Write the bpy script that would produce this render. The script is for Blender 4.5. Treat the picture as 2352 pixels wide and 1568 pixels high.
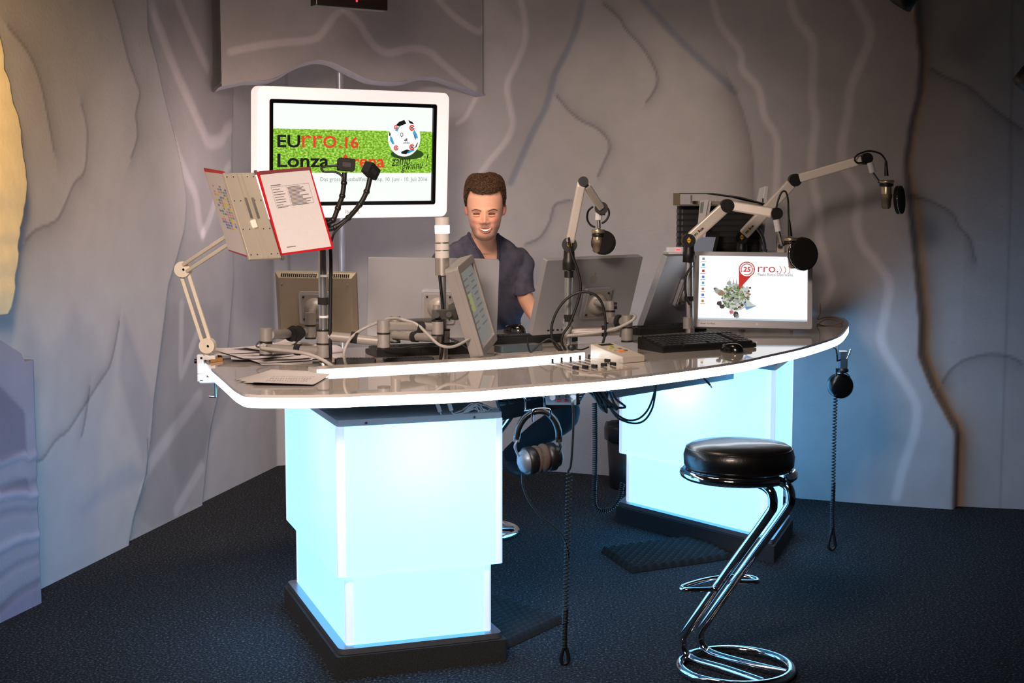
import bpy, bmesh, math, random
import numpy as np
from mathutils import Vector, Matrix, Euler
random.seed(7); rng = np.random.default_rng(7)
for _o in list(bpy.data.objects): bpy.data.objects.remove(_o)
S = bpy.context.scene; COL = S.collection
pi = math.pi
# ---------------------------------------------------------------- camera
F, P, H = 3300.0, 0.100385, 1.62          # focal length in pixels (2352 wide), pitch down, eye height
cd = bpy.data.cameras.new('camera'); cam = bpy.data.objects.new('camera', cd); COL.objects.link(cam)
cd.sensor_fit = 'HORIZONTAL'; cd.sensor_width = 36.0; cd.lens = 36.0*F/2352; cd.clip_start = .05
cam.location = (0, 0, H); cam.rotation_euler = (pi/2-P, 0, 0); S.camera = cam
# ---------------------------------------------------------------- look
vs = S.view_settings; vs.view_transform = 'Standard'; vs.look = 'None'; vs.gamma = 1.0
vs.exposure = 0.0; vs.use_curve_mapping = False
# ---------------------------------------------------------------- world and lights
wd = bpy.data.worlds.new('world'); S.world = wd; wd.use_nodes = True
wd.node_tree.nodes['Background'].inputs[0].default_value = (.05, .05, .055, 1)
wd.node_tree.nodes['Background'].inputs[1].default_value = .2
def lamp(name, kind, loc, energy, col, target=None, size=.3, spot=80, blend=.6, spread=None):
    l = bpy.data.lights.new(name, kind); l.energy = energy; l.color = col
    if kind == 'AREA':
        l.shape = 'DISK'; l.size = size
        if spread: l.spread = math.radians(spread)
    else: l.shadow_soft_size = size
    if kind == 'SPOT': l.spot_size = math.radians(spot); l.spot_blend = blend
    o = bpy.data.objects.new(name, l); COL.objects.link(o); o.location = loc
    if target is not None:
        d = Vector(target)-Vector(loc); o.rotation_euler = d.to_track_quat('-Z', 'Y').to_euler()
    return o
WARM = (1.0, .73, .52)
lamp('ceiling_lamp_desk', 'AREA', (-.1, 5.3, 2.85), 8, (1, .76, .57), (-.1, 5.9, 1.0), .5, spread=110)
lamp('fill_light_camera_side', 'AREA', (-.8, 2.0, 2.85), 38, (1, .78, .65), (-.4, 6.4, .75), 1.0, spread=66)  # soft fill added high on the camera side, no fixture there
lamp('ceiling_lamp_back_wall', 'AREA', (.35, 6.9, 2.85), 4, (1, .8, .66), (.5, 8.2, .7), .3, spread=100)
lamp('ceiling_lamp_left_wall', 'AREA', (-.6, 5.0, 2.85), 8.5, (1, .78, .66), (-1.35, 7.7, .6), .5, spread=64)
lamp('warm_niche_lamp', 'SPOT', (-1.62, 4.75, 2.0), 34, (1, .66, .30), (-2.05, 5.45, 1.85), .05, 95, .6)

# ---------------------------------------------------------------- helpers
def _ray(x, y):
    u = (x-1176)/F; v = (y-784)/F
    return Vector((u, math.cos(P)-v*math.sin(P), -math.sin(P)-v*math.cos(P)))
def W(x, y, Y):                              # point of the sight line (x, y) at distance Y
    d = _ray(x, y); return Vector((0, 0, H))+d*(Y/d.y)
def G(x, y, z=0.0):                          # point of the sight line (x, y) at height z
    d = _ray(x, y); return Vector((0, 0, H))+d*((z-H)/d.z)
def lin(c):
    f = lambda a: a/12.92 if a <= .04045 else ((a+.055)/1.055)**2.4
    return tuple(f(a/255) for a in c[:3])
MATS = {}
def mat(name, rgb, rough=.5, metal=0.0, emit=0.0, ecol=None, noise=0.0, scale=30.0, bump=0.0, bscale=200.0, coat=0.0, alpha=1.0, trans=0.0, spec=.5, vcol=False):
    if name in MATS: return MATS[name]
    m = bpy.data.materials.new(name); m.use_nodes = True; nt = m.node_tree; N = nt.nodes; L = nt.links
    b = N['Principled BSDF']; c = lin(rgb)+(1,)
    b.inputs['Base Color'].default_value = c; b.inputs['Roughness'].default_value = rough
    b.inputs['Metallic'].default_value = metal; b.inputs['Coat Weight'].default_value = coat
    b.inputs['Specular IOR Level'].default_value = spec
    b.inputs['Alpha'].default_value = alpha; b.inputs['Transmission Weight'].default_value = trans
    if emit:
        b.inputs['Emission Color'].default_value = lin(ecol or rgb)+(1,); b.inputs['Emission Strength'].default_value = emit
    src = None
    if vcol:
        at = N.new('ShaderNodeAttribute'); at.attribute_name = 'Col'; src = at.outputs['Color']; L.new(src, b.inputs['Base Color'])
    tc = N.new('ShaderNodeTexCoord')
    if noise:
        n = N.new('ShaderNodeTexNoise'); n.inputs['Scale'].default_value = scale; n.inputs['Detail'].default_value = 4
        L.new(tc.outputs['Object'], n.inputs['Vector'])
        mp = N.new('ShaderNodeMapRange'); mp.inputs['From Min'].default_value = .3; mp.inputs['From Max'].default_value = .7
        mp.inputs['To Min'].default_value = 1-noise; mp.inputs['To Max'].default_value = 1+noise
        L.new(n.outputs['Fac'], mp.inputs['Value'])
        mx = N.new('ShaderNodeMix'); mx.data_type = 'RGBA'; mx.blend_type = 'MULTIPLY'; mx.inputs[0].default_value = 1
        if src: L.new(src, mx.inputs[6])
        else: mx.inputs[6].default_value = c
        L.new(mp.outputs['Result'], mx.inputs[7]); L.new(mx.outputs[2], b.inputs['Base Color'])
    if bump:
        n2 = N.new('ShaderNodeTexNoise'); n2.inputs['Scale'].default_value = bscale; n2.inputs['Detail'].default_value = 3
        L.new(tc.outputs['Object'], n2.inputs['Vector'])
        bp = N.new('ShaderNodeBump'); bp.inputs['Strength'].default_value = bump; bp.inputs['Distance'].default_value = .004
        L.new(n2.outputs['Fac'], bp.inputs['Height']); L.new(bp.outputs['Normal'], b.inputs['Normal'])
    MATS[name] = m; return m

def frame(d, up=None):                       # 3x3 matrix with z along d
    d = Vector(d).normalized()
    u = Vector(up) if up is not None else (Vector((0, 0, 1)) if abs(d.z) < .95 else Vector((0, 1, 0)))
    x = u.cross(d).normalized(); y = d.cross(x)
    return Matrix((x, y, d)).transposed()
def catmull(pts, n=6, closed=False):
    pts = [Vector(p) for p in pts]; out = []; m = len(pts)
    rngi = range(m if closed else m-1)
    for i in rngi:
        g = (lambda k: pts[k % m]) if closed else (lambda k: pts[max(0, min(m-1, k))])
        a, b, c, d = g(i-1), g(i), g(i+1), g(i+2)
        for k in range(n):
            t = k/n
            out.append(.5*((2*b)+(c-a)*t+(2*a-5*b+4*c-d)*t*t+(3*b-a-3*c+d)*t**3))
    if not closed: out.append(pts[-1])
    return out
def rrect(w, h, r, n=4):                     # rounded rectangle outline, centred
    o = []
    for cx, cy, a0 in ((w/2-r, h/2-r, 0), (-w/2+r, h/2-r, pi/2), (-w/2+r, -h/2+r, pi), (w/2-r, -h/2+r, 1.5*pi)):
        for k in range(n+1):
            a = a0+pi/2*k/n; o.append((cx+r*math.cos(a), cy+r*math.sin(a)))
    return o
def roundpoly(pts, r, n=4):                  # rounded corners on a plan polygon
    o = []; m = len(pts)
    for i in range(m):
        p = Vector(pts[i]); a = (Vector(pts[i-1])-p).normalized(); b = (Vector(pts[(i+1) % m])-p).normalized()
        p0, p1 = p+a*r, p+b*r
        for k in range(n+1):
            t = k/n; o.append(((1-t)**2*p0+2*t*(1-t)*p+t*t*p1)[:2])
    return o
TM = {}
class MB:
    def __init__(s): s.v = []; s.f = []; s.sm = []; s.mi = []; s.m = 0
    def add(s, vs, fs, smooth=False, M=None):
        o = len(s.v)
        s.v += [tuple(M @ Vector(v)) for v in vs] if M is not None else [tuple(v) for v in vs]
        for f in fs: s.f.append(tuple(o+i for i in f)); s.sm.append(smooth); s.mi.append(s.m)
        return s
    def box(s, c, size, M=None):
        x, y, z = (a/2 for a in size); c = Vector(c)
        vs = [c+Vector((i*x, j*y, k*z)) for k in (-1, 1) for j in (-1, 1) for i in (-1, 1)]
        return s.add(vs, [(0, 2, 3, 1), (4, 5, 7, 6), (0, 1, 5, 4), (2, 6, 7, 3), (0, 4, 6, 2), (1, 3, 7, 5)], False, M)
    def bar(s, p0, p1, w, h, up=None):       # rectangular bar from p0 to p1; w across, h along up
        p0, p1 = Vector(p0), Vector(p1); R = frame(p1-p0, up).to_4x4(); R.translation = (p0+p1)/2
        return s.box((0, 0, 0), (w, h, (p1-p0).length), R)
    def cyl(s, p0, p1, r, r2=None, seg=16, caps=True, smooth=True):
        p0, p1 = Vector(p0), Vector(p1); r2 = r if r2 is None else r2; R = frame(p1-p0); vs = []
        for p, q in ((p0, r), (p1, r2)):
            for k in range(seg): a = 2*pi*k/seg; vs.append(p+R @ Vector((q*math.cos(a), q*math.sin(a), 0)))
        s.add(vs, [(k, (k+1) % seg, seg+(k+1) % seg, seg+k) for k in range(seg)], smooth)
        if caps:
            s.add(vs[:seg], [tuple(range(seg))[::-1]]); s.add(vs[seg:], [tuple(range(seg))])
        return s
    def tube(s, pts, r, seg=8, closed=False, caps=True, sq=1.0):
        pts = [Vector(p) for p in pts]; n = len(pts); rs = r if isinstance(r, (list, tuple)) else [r]*n
        vs = []; x = None
        for i in range(n):
            a = pts[i-1] if (i > 0 or closed) else pts[i]; b = pts[(i+1) % n] if (i < n-1 or closed) else pts[i]
            t = (b-a); t = t.normalized() if t.length > 1e-9 else Vector((0, 0, 1))
            if x is None: x = frame(t) @ Vector((1, 0, 0))
            x = (x-t*x.dot(t)); x = x.normalized() if x.length > 1e-6 else frame(t) @ Vector((1, 0, 0)); y = t.cross(x)
            for k in range(seg): q = 2*pi*k/seg; vs.append(pts[i]+(x*math.cos(q)+y*math.sin(q)*sq)*rs[i])
        fs = []
        for i in range(n if closed else n-1):
            j = (i+1) % n
            for k in range(seg): fs.append((i*seg+k, i*seg+(k+1) % seg, j*seg+(k+1) % seg, j*seg+k))
        s.add(vs, fs, True)
        if caps and not closed: s.add(vs[:seg], [tuple(range(seg))[::-1]]); s.add(vs[-seg:], [tuple(range(seg))])
        return s
    def lathe(s, prof, seg=24, M=None, smooth=True, cap=True):
        vs = []; n = len(prof)
        for r, z in prof:
            for k in range(seg): a = 2*pi*k/seg; vs.append((r*math.cos(a), r*math.sin(a), z))
        fs = [(i*seg+k, i*seg+(k+1) % seg, (i+1)*seg+(k+1) % seg, (i+1)*seg+k) for i in range(n-1) for k in range(seg)]
        s.add(vs, fs, smooth, M)
        if cap:
            s.add(vs[:seg], [tuple(range(seg))[::-1]], False, M); s.add(vs[-seg:], [tuple(range(seg))], False, M)
        return s
    def prism(s, out, z0, z1, M=None, caps=True, smooth=False):
        n = len(out); a = sum(out[i-1][0]*out[i][1]-out[i][0]*out[i-1][1] for i in range(n))
        if a < 0: out = list(out)[::-1]
        vs = [(p[0], p[1], z0) for p in out]+[(p[0], p[1], z1) for p in out]
        s.add(vs, [(k, (k+1) % n, n+(k+1) % n, n+k) for k in range(n)], smooth, M)
        if caps: s.add(vs[:n], [tuple(range(n))[::-1]], False, M); s.add(vs[n:], [tuple(range(n))], False, M)
        return s
    def ball(s, c, r, sc=(1, 1, 1), seg=16, rings=10, M=None):
        c = Vector(c); vs = []; 
        for i in range(rings+1):
            t = pi*i/rings
            for k in range(seg):
                a = 2*pi*k/seg; vs.append(c+Vector((r*sc[0]*math.sin(t)*math.cos(a), r*sc[1]*math.sin(t)*math.sin(a), r*sc[2]*math.cos(t))))
        fs = [(i*seg+k, (i+1)*seg+k, (i+1)*seg+(k+1) % seg, i*seg+(k+1) % seg) for i in range(rings) for k in range(seg)]
        return s.add(vs, fs, True, M)
    def build(s, name, m, parent=None, bevel=0.0, seg=2, local=False, label=None, kind=None, sub=0):
        me = bpy.data.meshes.new(name); vs = s.v
        T = TM.get(parent.name) if parent is not None else None
        if T is not None and not local:
            I = T.inverted(); vs = [tuple(I @ Vector(v)) for v in vs]
        me.from_pydata(vs, [], s.f)
        for mm in (m if isinstance(m, (list, tuple)) else [m]): me.materials.append(mm)
        me.polygons.foreach_set('use_smooth', s.sm); me.polygons.foreach_set('material_index', s.mi)
        me.update()
        o = bpy.data.objects.new(name, me); COL.objects.link(o)
        if parent is not None: o.parent = parent; TM[o.name] = T if T is not None else Matrix()
        if bevel:
            b = o.modifiers.new('bevel', 'BEVEL'); b.width = bevel; b.segments = seg; b.limit_method = 'ANGLE'; b.angle_limit = .7
        if sub: q = o.modifiers.new('sub', 'SUBSURF'); q.levels = sub; q.render_levels = sub
        if label: o['label'] = label
        if kind: o['kind'] = kind
        return o
def thing(name, label, cat, loc=(0, 0, 0), rot=None, group=None):
    o = bpy.data.objects.new(name, None); COL.objects.link(o); o.empty_display_size = .05
    M = Matrix.Translation(Vector(loc))
    if rot is not None: M = M @ (rot.to_4x4() if isinstance(rot, Matrix) else Euler(rot, 'XYZ').to_matrix().to_4x4())
    o.matrix_world = M; TM[o.name] = M
    o['label'] = label; o['category'] = cat
    if group: o['group'] = group
    return o
def tag(o, label, cat, group=None):
    o['label'] = label; o['category'] = cat
    if group: o['group'] = group
    return o
def struct(o): o['kind'] = 'structure'; return o
def kids(o): return [c for c in bpy.data.objects if c.parent is o]
def copy_tree(o, parent=None):
    c = o.copy(); COL.objects.link(c); c.parent = parent
    for k in kids(o): copy_tree(k, c)
    return c
def text_mb(txt, size, M, mb=None, bold=0.0, shear=0.0, ext=0.0006, spacing=1.0, align='LEFT', xs=1.0):   # lettering as thin mesh in local x-y of M
    cu = bpy.data.curves.new('t', 'FONT'); cu.body = txt; cu.size = size; cu.offset = bold; cu.shear = shear; cu.extrude = ext/2
    cu.space_character = spacing; cu.align_x = align; cu.resolution_u = 3
    ob = bpy.data.objects.new('t', cu); COL.objects.link(ob)
    dg = bpy.context.evaluated_depsgraph_get(); ev = ob.evaluated_get(dg); me = ev.to_mesh()
    vs = [(v.co.x*xs, v.co.y, v.co.z+ext/2) for v in me.vertices]; fs = [tuple(p.vertices) for p in me.polygons]
    ev.to_mesh_clear(); bpy.data.objects.remove(ob); bpy.data.curves.remove(cu)
    mb = mb or MB(); mb.add(vs, fs, False, M); return mb
def text_fit(txt, x0, x1, h, M, mb=None, bold=0.0, shear=0.0, ext=.0006):   # lettering scaled to run from x0 to x1 with the given height
    t = text_mb(txt, 1.0, Matrix(), None, bold, shear, ext/2)
    a = min(v[0] for v in t.v); b = max(v[0] for v in t.v); c = min(v[1] for v in t.v); d = max(v[1] for v in t.v)
    vs = [(x0+(v[0]-a)/(b-a)*(x1-x0), (v[1]-c)/(d-c)*h, v[2]) for v in t.v]; mb = mb or MB(); mb.add(vs, t.f, False, M); return mb
def Mx(o, x, y=None, z=None):                # 4x4 from origin and axes
    x = Vector(x).normalized(); 
    if y is None: z = Vector(z).normalized(); y = z.cross(x).normalized()
    else: y = Vector(y).normalized()
    x, y = x, (y-x*x.dot(y)).normalized(); z = x.cross(y)
    M = Matrix((x, y, z)).transposed().to_4x4(); M.translation = Vector(o); return M
# ---------------------------------------------------------------- common materials
BLACK = mat('black_plastic', (22, 22, 23), .42, noise=.15, scale=60)
BLACKM = mat('black_matte', (16, 16, 17), .75, noise=.2, scale=80)
CHROME = mat('chrome', (225, 225, 228), .07, 1.0)
POLE = mat('polished_pole', (214, 214, 216), .24, .9, noise=.04, scale=100)
STEEL = mat('brushed_steel', (190, 187, 182), .3, 1.0, noise=.06, scale=120)
ALU = mat('anodised_aluminium', (170, 172, 179), .42, .55, noise=.03, scale=300)
GREYM = mat('grey_enamel', (146, 142, 139), .42, .25, noise=.05, scale=90)
CREAM = mat('cream_enamel', (222, 213, 196), .4, noise=.03, scale=60)
WHITEP = mat('white_plastic', (222, 222, 224), .35, noise=.02, scale=60)
PAPER = mat('paper', (204, 200, 201), .85, noise=.02, scale=90)
VELCRO = mat('velcro_strap', (24, 24, 26), .95, noise=.25, scale=300)
CABLE = mat('black_cable', (14, 14, 15), .5, noise=.1)
GCABLE = mat('grey_cable', (158, 155, 152), .5, noise=.05)
# ================================================================ the room
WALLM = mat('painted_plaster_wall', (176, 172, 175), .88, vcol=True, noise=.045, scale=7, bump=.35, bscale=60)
class Surf:                                  # a painted plaster surface over a plan path; colours and relief are given in metres along it
    def __init__(s, path, z1, ds=.0125, base=(180, 175, 173), z0=0.0):
        s.p = [Vector(q) for q in path]; s.z0, s.z1 = z0, z1
        s.c = [0.0]
        for a, b in zip(s.p, s.p[1:]): s.c.append(s.c[-1]+(b-a).length)
        n = max(2, int(s.c[-1]/ds)); m = max(2, int((z1-z0)/ds)); s.n, s.m = n, m
        ss = np.linspace(0, s.c[-1], n+1); zz = np.linspace(z0, z1, m+1)
        s.S, s.Z = np.meshgrid(ss, zz, indexing='ij')
        s.off = np.zeros_like(s.S); s.col = np.ones(s.S.shape+(3,))*np.array(lin(base))
    def at(s, px):                           # where a sight line of the photograph meets this wall
        d = _ray(*px); best = None
        for i, (a, b) in enumerate(zip(s.p, s.p[1:])):
            e = b-a; det = d.x*(-e.y)+e.x*d.y
            if abs(det) < 1e-9: continue
            k = (a.y*d.x-a.x*d.y)/(e.x*d.y-e.y*d.x)
            lo = -9 if i == 0 else -1e-6; hi = 9 if i == len(s.p)-2 else 1+1e-6
            if lo <= k <= hi:
                t = (a.y+k*e.y)/d.y
                if t > 0 and (best is None or t < best[0]): best = (t, s.c[i]+k*e.length)
        if best is None: a, b = s.p[0], s.p[1]; e = b-a; k = (a.y*d.x-a.x*d.y)/(e.x*d.y-e.y*d.x); best = ((a.y+k*e.y)/d.y, k*e.length)
        t, q = best; return (q, H+d.z*t)
    def line(s, pts, w, mul, side=0, smooth=4, relief=0.0):   # a brush stroke; side: fade on one side only
        P2 = [Vector(s.at(p)) for p in pts]; P2 = catmull(P2, smooth) if smooth > 1 else P2
        D = np.full(s.S.shape, 9.0); SG = np.zeros(s.S.shape)
        for a, b in zip(P2, P2[1:]):
            lo = (min(a.x, b.x)-3*w, min(a.y, b.y)-3*w); hi = (max(a.x, b.x)+3*w, max(a.y, b.y)+3*w)
            i0, i1 = np.searchsorted(s.S[:, 0], [lo[0], hi[0]]); j0, j1 = np.searchsorted(s.Z[0], [lo[1], hi[1]])
            if i1 <= i0 or j1 <= j0: continue
            sl = (slice(i0, i1), slice(j0, j1)); e = b-a; L2 = max(e.dot(e), 1e-9)
            x = s.S[sl]-a.x; y = s.Z[sl]-a.y; t = np.clip((x*e.x+y*e.y)/L2, 0, 1)
            d = np.hypot(x-t*e.x, y-t*e.y); c = x*e.y-y*e.x
            u = d < D[sl]; D[sl] = np.where(u, d, D[sl]); SG[sl] = np.where(u, np.sign(c), SG[sl])
        k = np.clip(1.35*(1-D/w), 0, 1) if side == 0 else np.exp(-(D/w)**1.2)*np.where(SG*side > 0, 1, np.clip(1-D/.012, 0, 1))
        k = k*k*(3-2*k) if side == 0 else k
        k[D > 3*w] = 0
        s.col *= 1+k[..., None]*(np.array(mul)-1); s.off += relief*k
    def poly(s, pts, mul, soft=.02, relief=0.0, smooth=1):
        P2 = [Vector(s.at(p)) for p in pts]
        if smooth > 1: P2 = catmull(P2, smooth, True)
        ins = np.zeros(s.S.shape, bool); D = np.full(s.S.shape, 9.0)
        for a, b in zip(P2, P2[1:]+P2[:1]):
            cr = ((a.y > s.Z) != (b.y > s.Z)); xi = (b.x-a.x)*(s.Z-a.y)/((b.y-a.y) or 1e-9)+a.x
            ins ^= cr & (s.S < xi)
            e = b-a; L2 = max(e.dot(e), 1e-9); x = s.S-a.x; y = s.Z-a.y; t = np.clip((x*e.x+y*e.y)/L2, 0, 1)
            D = np.minimum(D, np.hypot(x-t*e.x, y-t*e.y))
        sd = np.where(ins, D, -D); k = np.clip(.5+sd/(2*soft), 0, 1)[..., None]
        s.col *= 1+k*(np.array(mul)-1); s.off += relief*np.clip(.5+sd/.02, 0, 1)
    def mesh(s, name, mt, i0=0, i1=None, zfun=None, parent=None):
        i1 = s.n if i1 is None else i1
        c = np.array(s.c); px = np.array([p.x for p in s.p]); py = np.array([p.y for p in s.p])
        ss = s.S[:, 0]; X = np.interp(ss, c, px); Y = np.interp(ss, c, py)
        seg = np.clip(np.searchsorted(c, ss, side='right')-1, 0, len(c)-2)
        ex = (px[1:]-px[:-1])/(c[1:]-c[:-1]); ey = (py[1:]-py[:-1])/(c[1:]-c[:-1])
        nx, ny = ey[seg], -ex[seg]           # towards the room
        V = np.stack([X[:, None]+nx[:, None]*s.off, Y[:, None]+ny[:, None]*s.off, s.Z], -1)[i0:i1+1]
        if zfun is not None:
            z = zfun(s.S[i0:i1+1, 0])[:, None]; tt = (s.Z[i0:i1+1]-s.z0)/(s.z1-s.z0)
            V[..., 2] = z+(s.z1-z)*tt if zfun.__name__ == 'bottom' else s.z0+(z-s.z0)*tt
        a, b = V.shape[:2]; idx = np.arange(a*b).reshape(a, b)
        q = np.stack([idx[:-1, :-1], idx[1:, :-1], idx[1:, 1:], idx[:-1, 1:]], -1).reshape(-1, 4)
        me = bpy.data.meshes.new(name); me.vertices.add(a*b); me.vertices.foreach_set('co', V.reshape(-1).astype(np.float32))
        me.loops.add(q.size); me.loops.foreach_set('vertex_index', q.reshape(-1).astype(np.int32))
        me.polygons.add(len(q)); me.polygons.foreach_set('loop_start', np.arange(0, q.size, 4, dtype=np.int32))
        me.update(calc_edges=True); me.validate()
        me.polygons.foreach_set('use_smooth', [True]*len(q))
        at = me.attributes.new('Col', 'FLOAT_COLOR', 'POINT')
        cc = np.concatenate([s.col[i0:i1+1], np.ones((a, b, 1))], -1); at.data.foreach_set('color', cc.reshape(-1).astype(np.float32))
        me.materials.append(mt); o = bpy.data.objects.new(name, me); COL.objects.link(o)
        return struct(o)
ZC = 2.95
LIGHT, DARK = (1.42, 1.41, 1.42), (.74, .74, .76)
BLUE = (.66, .74, .86)
main = Surf([(-2.16, 4.9), (-1.96, 5.81), (-1.335, 8.66), (-1.1, 8.74), (-.45, 8.60), (.27, 8.39), (.57, 8.27), (1.2, 7.86), (1.56, 7.63), (1.9, 7.49), (2.31, 7.35), (2.65, 7.27), (3.5, 7.05)], ZC, .0125)
A = main
# big painted fields; those on the back wall stand for the fall of light
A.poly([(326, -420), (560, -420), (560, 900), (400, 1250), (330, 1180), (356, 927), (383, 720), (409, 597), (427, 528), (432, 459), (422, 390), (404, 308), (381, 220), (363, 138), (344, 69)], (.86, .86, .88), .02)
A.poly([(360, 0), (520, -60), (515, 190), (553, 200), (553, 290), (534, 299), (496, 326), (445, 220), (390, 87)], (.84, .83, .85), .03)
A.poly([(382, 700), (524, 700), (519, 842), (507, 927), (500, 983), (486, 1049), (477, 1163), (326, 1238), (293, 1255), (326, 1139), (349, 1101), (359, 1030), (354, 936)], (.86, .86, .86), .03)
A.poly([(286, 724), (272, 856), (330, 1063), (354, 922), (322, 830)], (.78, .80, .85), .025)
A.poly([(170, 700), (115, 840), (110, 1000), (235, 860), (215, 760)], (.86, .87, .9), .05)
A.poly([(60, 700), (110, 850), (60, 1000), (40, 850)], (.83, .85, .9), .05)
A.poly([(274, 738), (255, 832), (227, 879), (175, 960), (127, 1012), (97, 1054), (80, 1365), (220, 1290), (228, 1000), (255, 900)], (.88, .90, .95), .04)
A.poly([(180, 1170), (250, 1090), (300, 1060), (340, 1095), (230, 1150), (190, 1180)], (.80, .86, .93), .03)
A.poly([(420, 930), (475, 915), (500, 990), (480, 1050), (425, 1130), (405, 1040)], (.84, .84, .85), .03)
A.poly([(1100, -60), (1345, -60), (1325, 61), (1255, 244), (1173, 420), (1105, 470), (1100, 400), (1165, 320), (1175, 260), (1165, 195), (1205, 70)], (.86, .85, .86), .02)  # next three: panels beside the lit middle one, shade painted into colour
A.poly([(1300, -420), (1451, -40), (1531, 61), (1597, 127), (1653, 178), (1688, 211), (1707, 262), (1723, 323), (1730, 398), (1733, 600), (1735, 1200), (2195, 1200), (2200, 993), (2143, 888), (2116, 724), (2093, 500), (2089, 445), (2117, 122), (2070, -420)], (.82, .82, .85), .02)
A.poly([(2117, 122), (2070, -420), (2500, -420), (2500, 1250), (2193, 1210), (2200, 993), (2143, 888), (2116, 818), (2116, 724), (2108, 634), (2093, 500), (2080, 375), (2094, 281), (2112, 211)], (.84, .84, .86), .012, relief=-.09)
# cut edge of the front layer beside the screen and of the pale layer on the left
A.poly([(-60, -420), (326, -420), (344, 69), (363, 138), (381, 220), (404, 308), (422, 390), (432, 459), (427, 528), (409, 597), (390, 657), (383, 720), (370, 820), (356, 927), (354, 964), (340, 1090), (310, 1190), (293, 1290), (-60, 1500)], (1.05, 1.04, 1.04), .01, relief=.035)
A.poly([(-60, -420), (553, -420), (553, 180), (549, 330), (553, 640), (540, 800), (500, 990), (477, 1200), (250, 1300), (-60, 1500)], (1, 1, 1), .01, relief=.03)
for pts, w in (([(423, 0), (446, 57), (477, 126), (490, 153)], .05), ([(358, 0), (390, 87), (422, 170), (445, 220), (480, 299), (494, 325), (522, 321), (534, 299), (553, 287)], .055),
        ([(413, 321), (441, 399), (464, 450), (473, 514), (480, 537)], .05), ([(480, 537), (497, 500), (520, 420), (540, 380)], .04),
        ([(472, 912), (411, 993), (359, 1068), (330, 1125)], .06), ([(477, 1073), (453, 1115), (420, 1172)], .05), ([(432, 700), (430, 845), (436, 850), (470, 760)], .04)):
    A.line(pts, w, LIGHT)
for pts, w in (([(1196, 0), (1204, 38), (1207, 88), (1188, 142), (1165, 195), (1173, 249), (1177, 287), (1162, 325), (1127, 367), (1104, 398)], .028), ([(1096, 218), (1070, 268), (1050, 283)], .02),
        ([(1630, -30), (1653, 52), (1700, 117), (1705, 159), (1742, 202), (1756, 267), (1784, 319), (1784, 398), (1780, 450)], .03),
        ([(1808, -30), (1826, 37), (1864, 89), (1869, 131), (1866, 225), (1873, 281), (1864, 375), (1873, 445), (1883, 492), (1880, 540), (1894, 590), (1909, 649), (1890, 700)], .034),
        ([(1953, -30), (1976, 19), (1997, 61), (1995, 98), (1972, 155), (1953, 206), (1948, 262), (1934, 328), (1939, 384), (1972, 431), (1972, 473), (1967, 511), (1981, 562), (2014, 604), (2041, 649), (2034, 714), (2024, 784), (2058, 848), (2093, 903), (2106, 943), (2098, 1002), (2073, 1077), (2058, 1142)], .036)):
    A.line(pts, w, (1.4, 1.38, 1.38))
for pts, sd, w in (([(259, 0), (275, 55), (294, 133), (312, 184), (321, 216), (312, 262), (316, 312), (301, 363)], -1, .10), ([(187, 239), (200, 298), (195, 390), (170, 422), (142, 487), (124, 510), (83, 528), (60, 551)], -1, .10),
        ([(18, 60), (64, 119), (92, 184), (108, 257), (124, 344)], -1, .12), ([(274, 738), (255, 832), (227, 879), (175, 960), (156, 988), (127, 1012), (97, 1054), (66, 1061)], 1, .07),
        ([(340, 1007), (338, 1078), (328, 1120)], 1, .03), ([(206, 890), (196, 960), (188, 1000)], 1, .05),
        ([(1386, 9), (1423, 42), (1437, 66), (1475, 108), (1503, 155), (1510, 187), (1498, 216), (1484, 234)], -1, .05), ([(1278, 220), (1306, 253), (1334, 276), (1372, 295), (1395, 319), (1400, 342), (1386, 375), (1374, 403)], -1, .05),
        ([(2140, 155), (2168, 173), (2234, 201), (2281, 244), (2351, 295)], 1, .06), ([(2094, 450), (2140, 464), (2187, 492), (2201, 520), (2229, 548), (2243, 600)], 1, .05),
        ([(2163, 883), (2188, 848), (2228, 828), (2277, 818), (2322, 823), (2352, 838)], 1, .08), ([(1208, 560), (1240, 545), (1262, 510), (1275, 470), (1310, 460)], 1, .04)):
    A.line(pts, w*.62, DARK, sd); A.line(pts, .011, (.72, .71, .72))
A.line([(1344, -30), (1325, 61), (1297, 127), (1273, 173), (1255, 244), (1223, 306), (1173, 420)], .03, BLUE)
A.line([(1451, -30), (1531, 61), (1597, 127), (1653, 178), (1688, 211)], .03, BLUE)
A.line([(1688, 211), (1707, 262), (1723, 323), (1730, 398), (1733, 580)], .10, (.6, .59, .6), 1)  # corner shading along the panel seam, painted into the wall colour
A.line([(2093, 28), (2115, 80), (2126, 122), (2121, 211), (2103, 281), (2089, 375), (2098, 445), (2112, 515), (2121, 634), (2127, 724), (2127, 818), (2153, 888), (2184, 958), (2210, 993), (2205, 1172)], .03, (1.15, .93, .72))
A.line([(2330, -30), (2322, 600), (2300, 1180)], .012, (.8, .8, .8))
main.off -= .065*np.clip((main.c[2]-.05-main.S)/.05, 0, 1)
i_corner = int(np.searchsorted(main.S[:, 0], main.c[2]))
main.mesh('wall_left', WALLM, 0, i_corner); main.mesh('wall_back', WALLM, i_corner, None)
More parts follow.
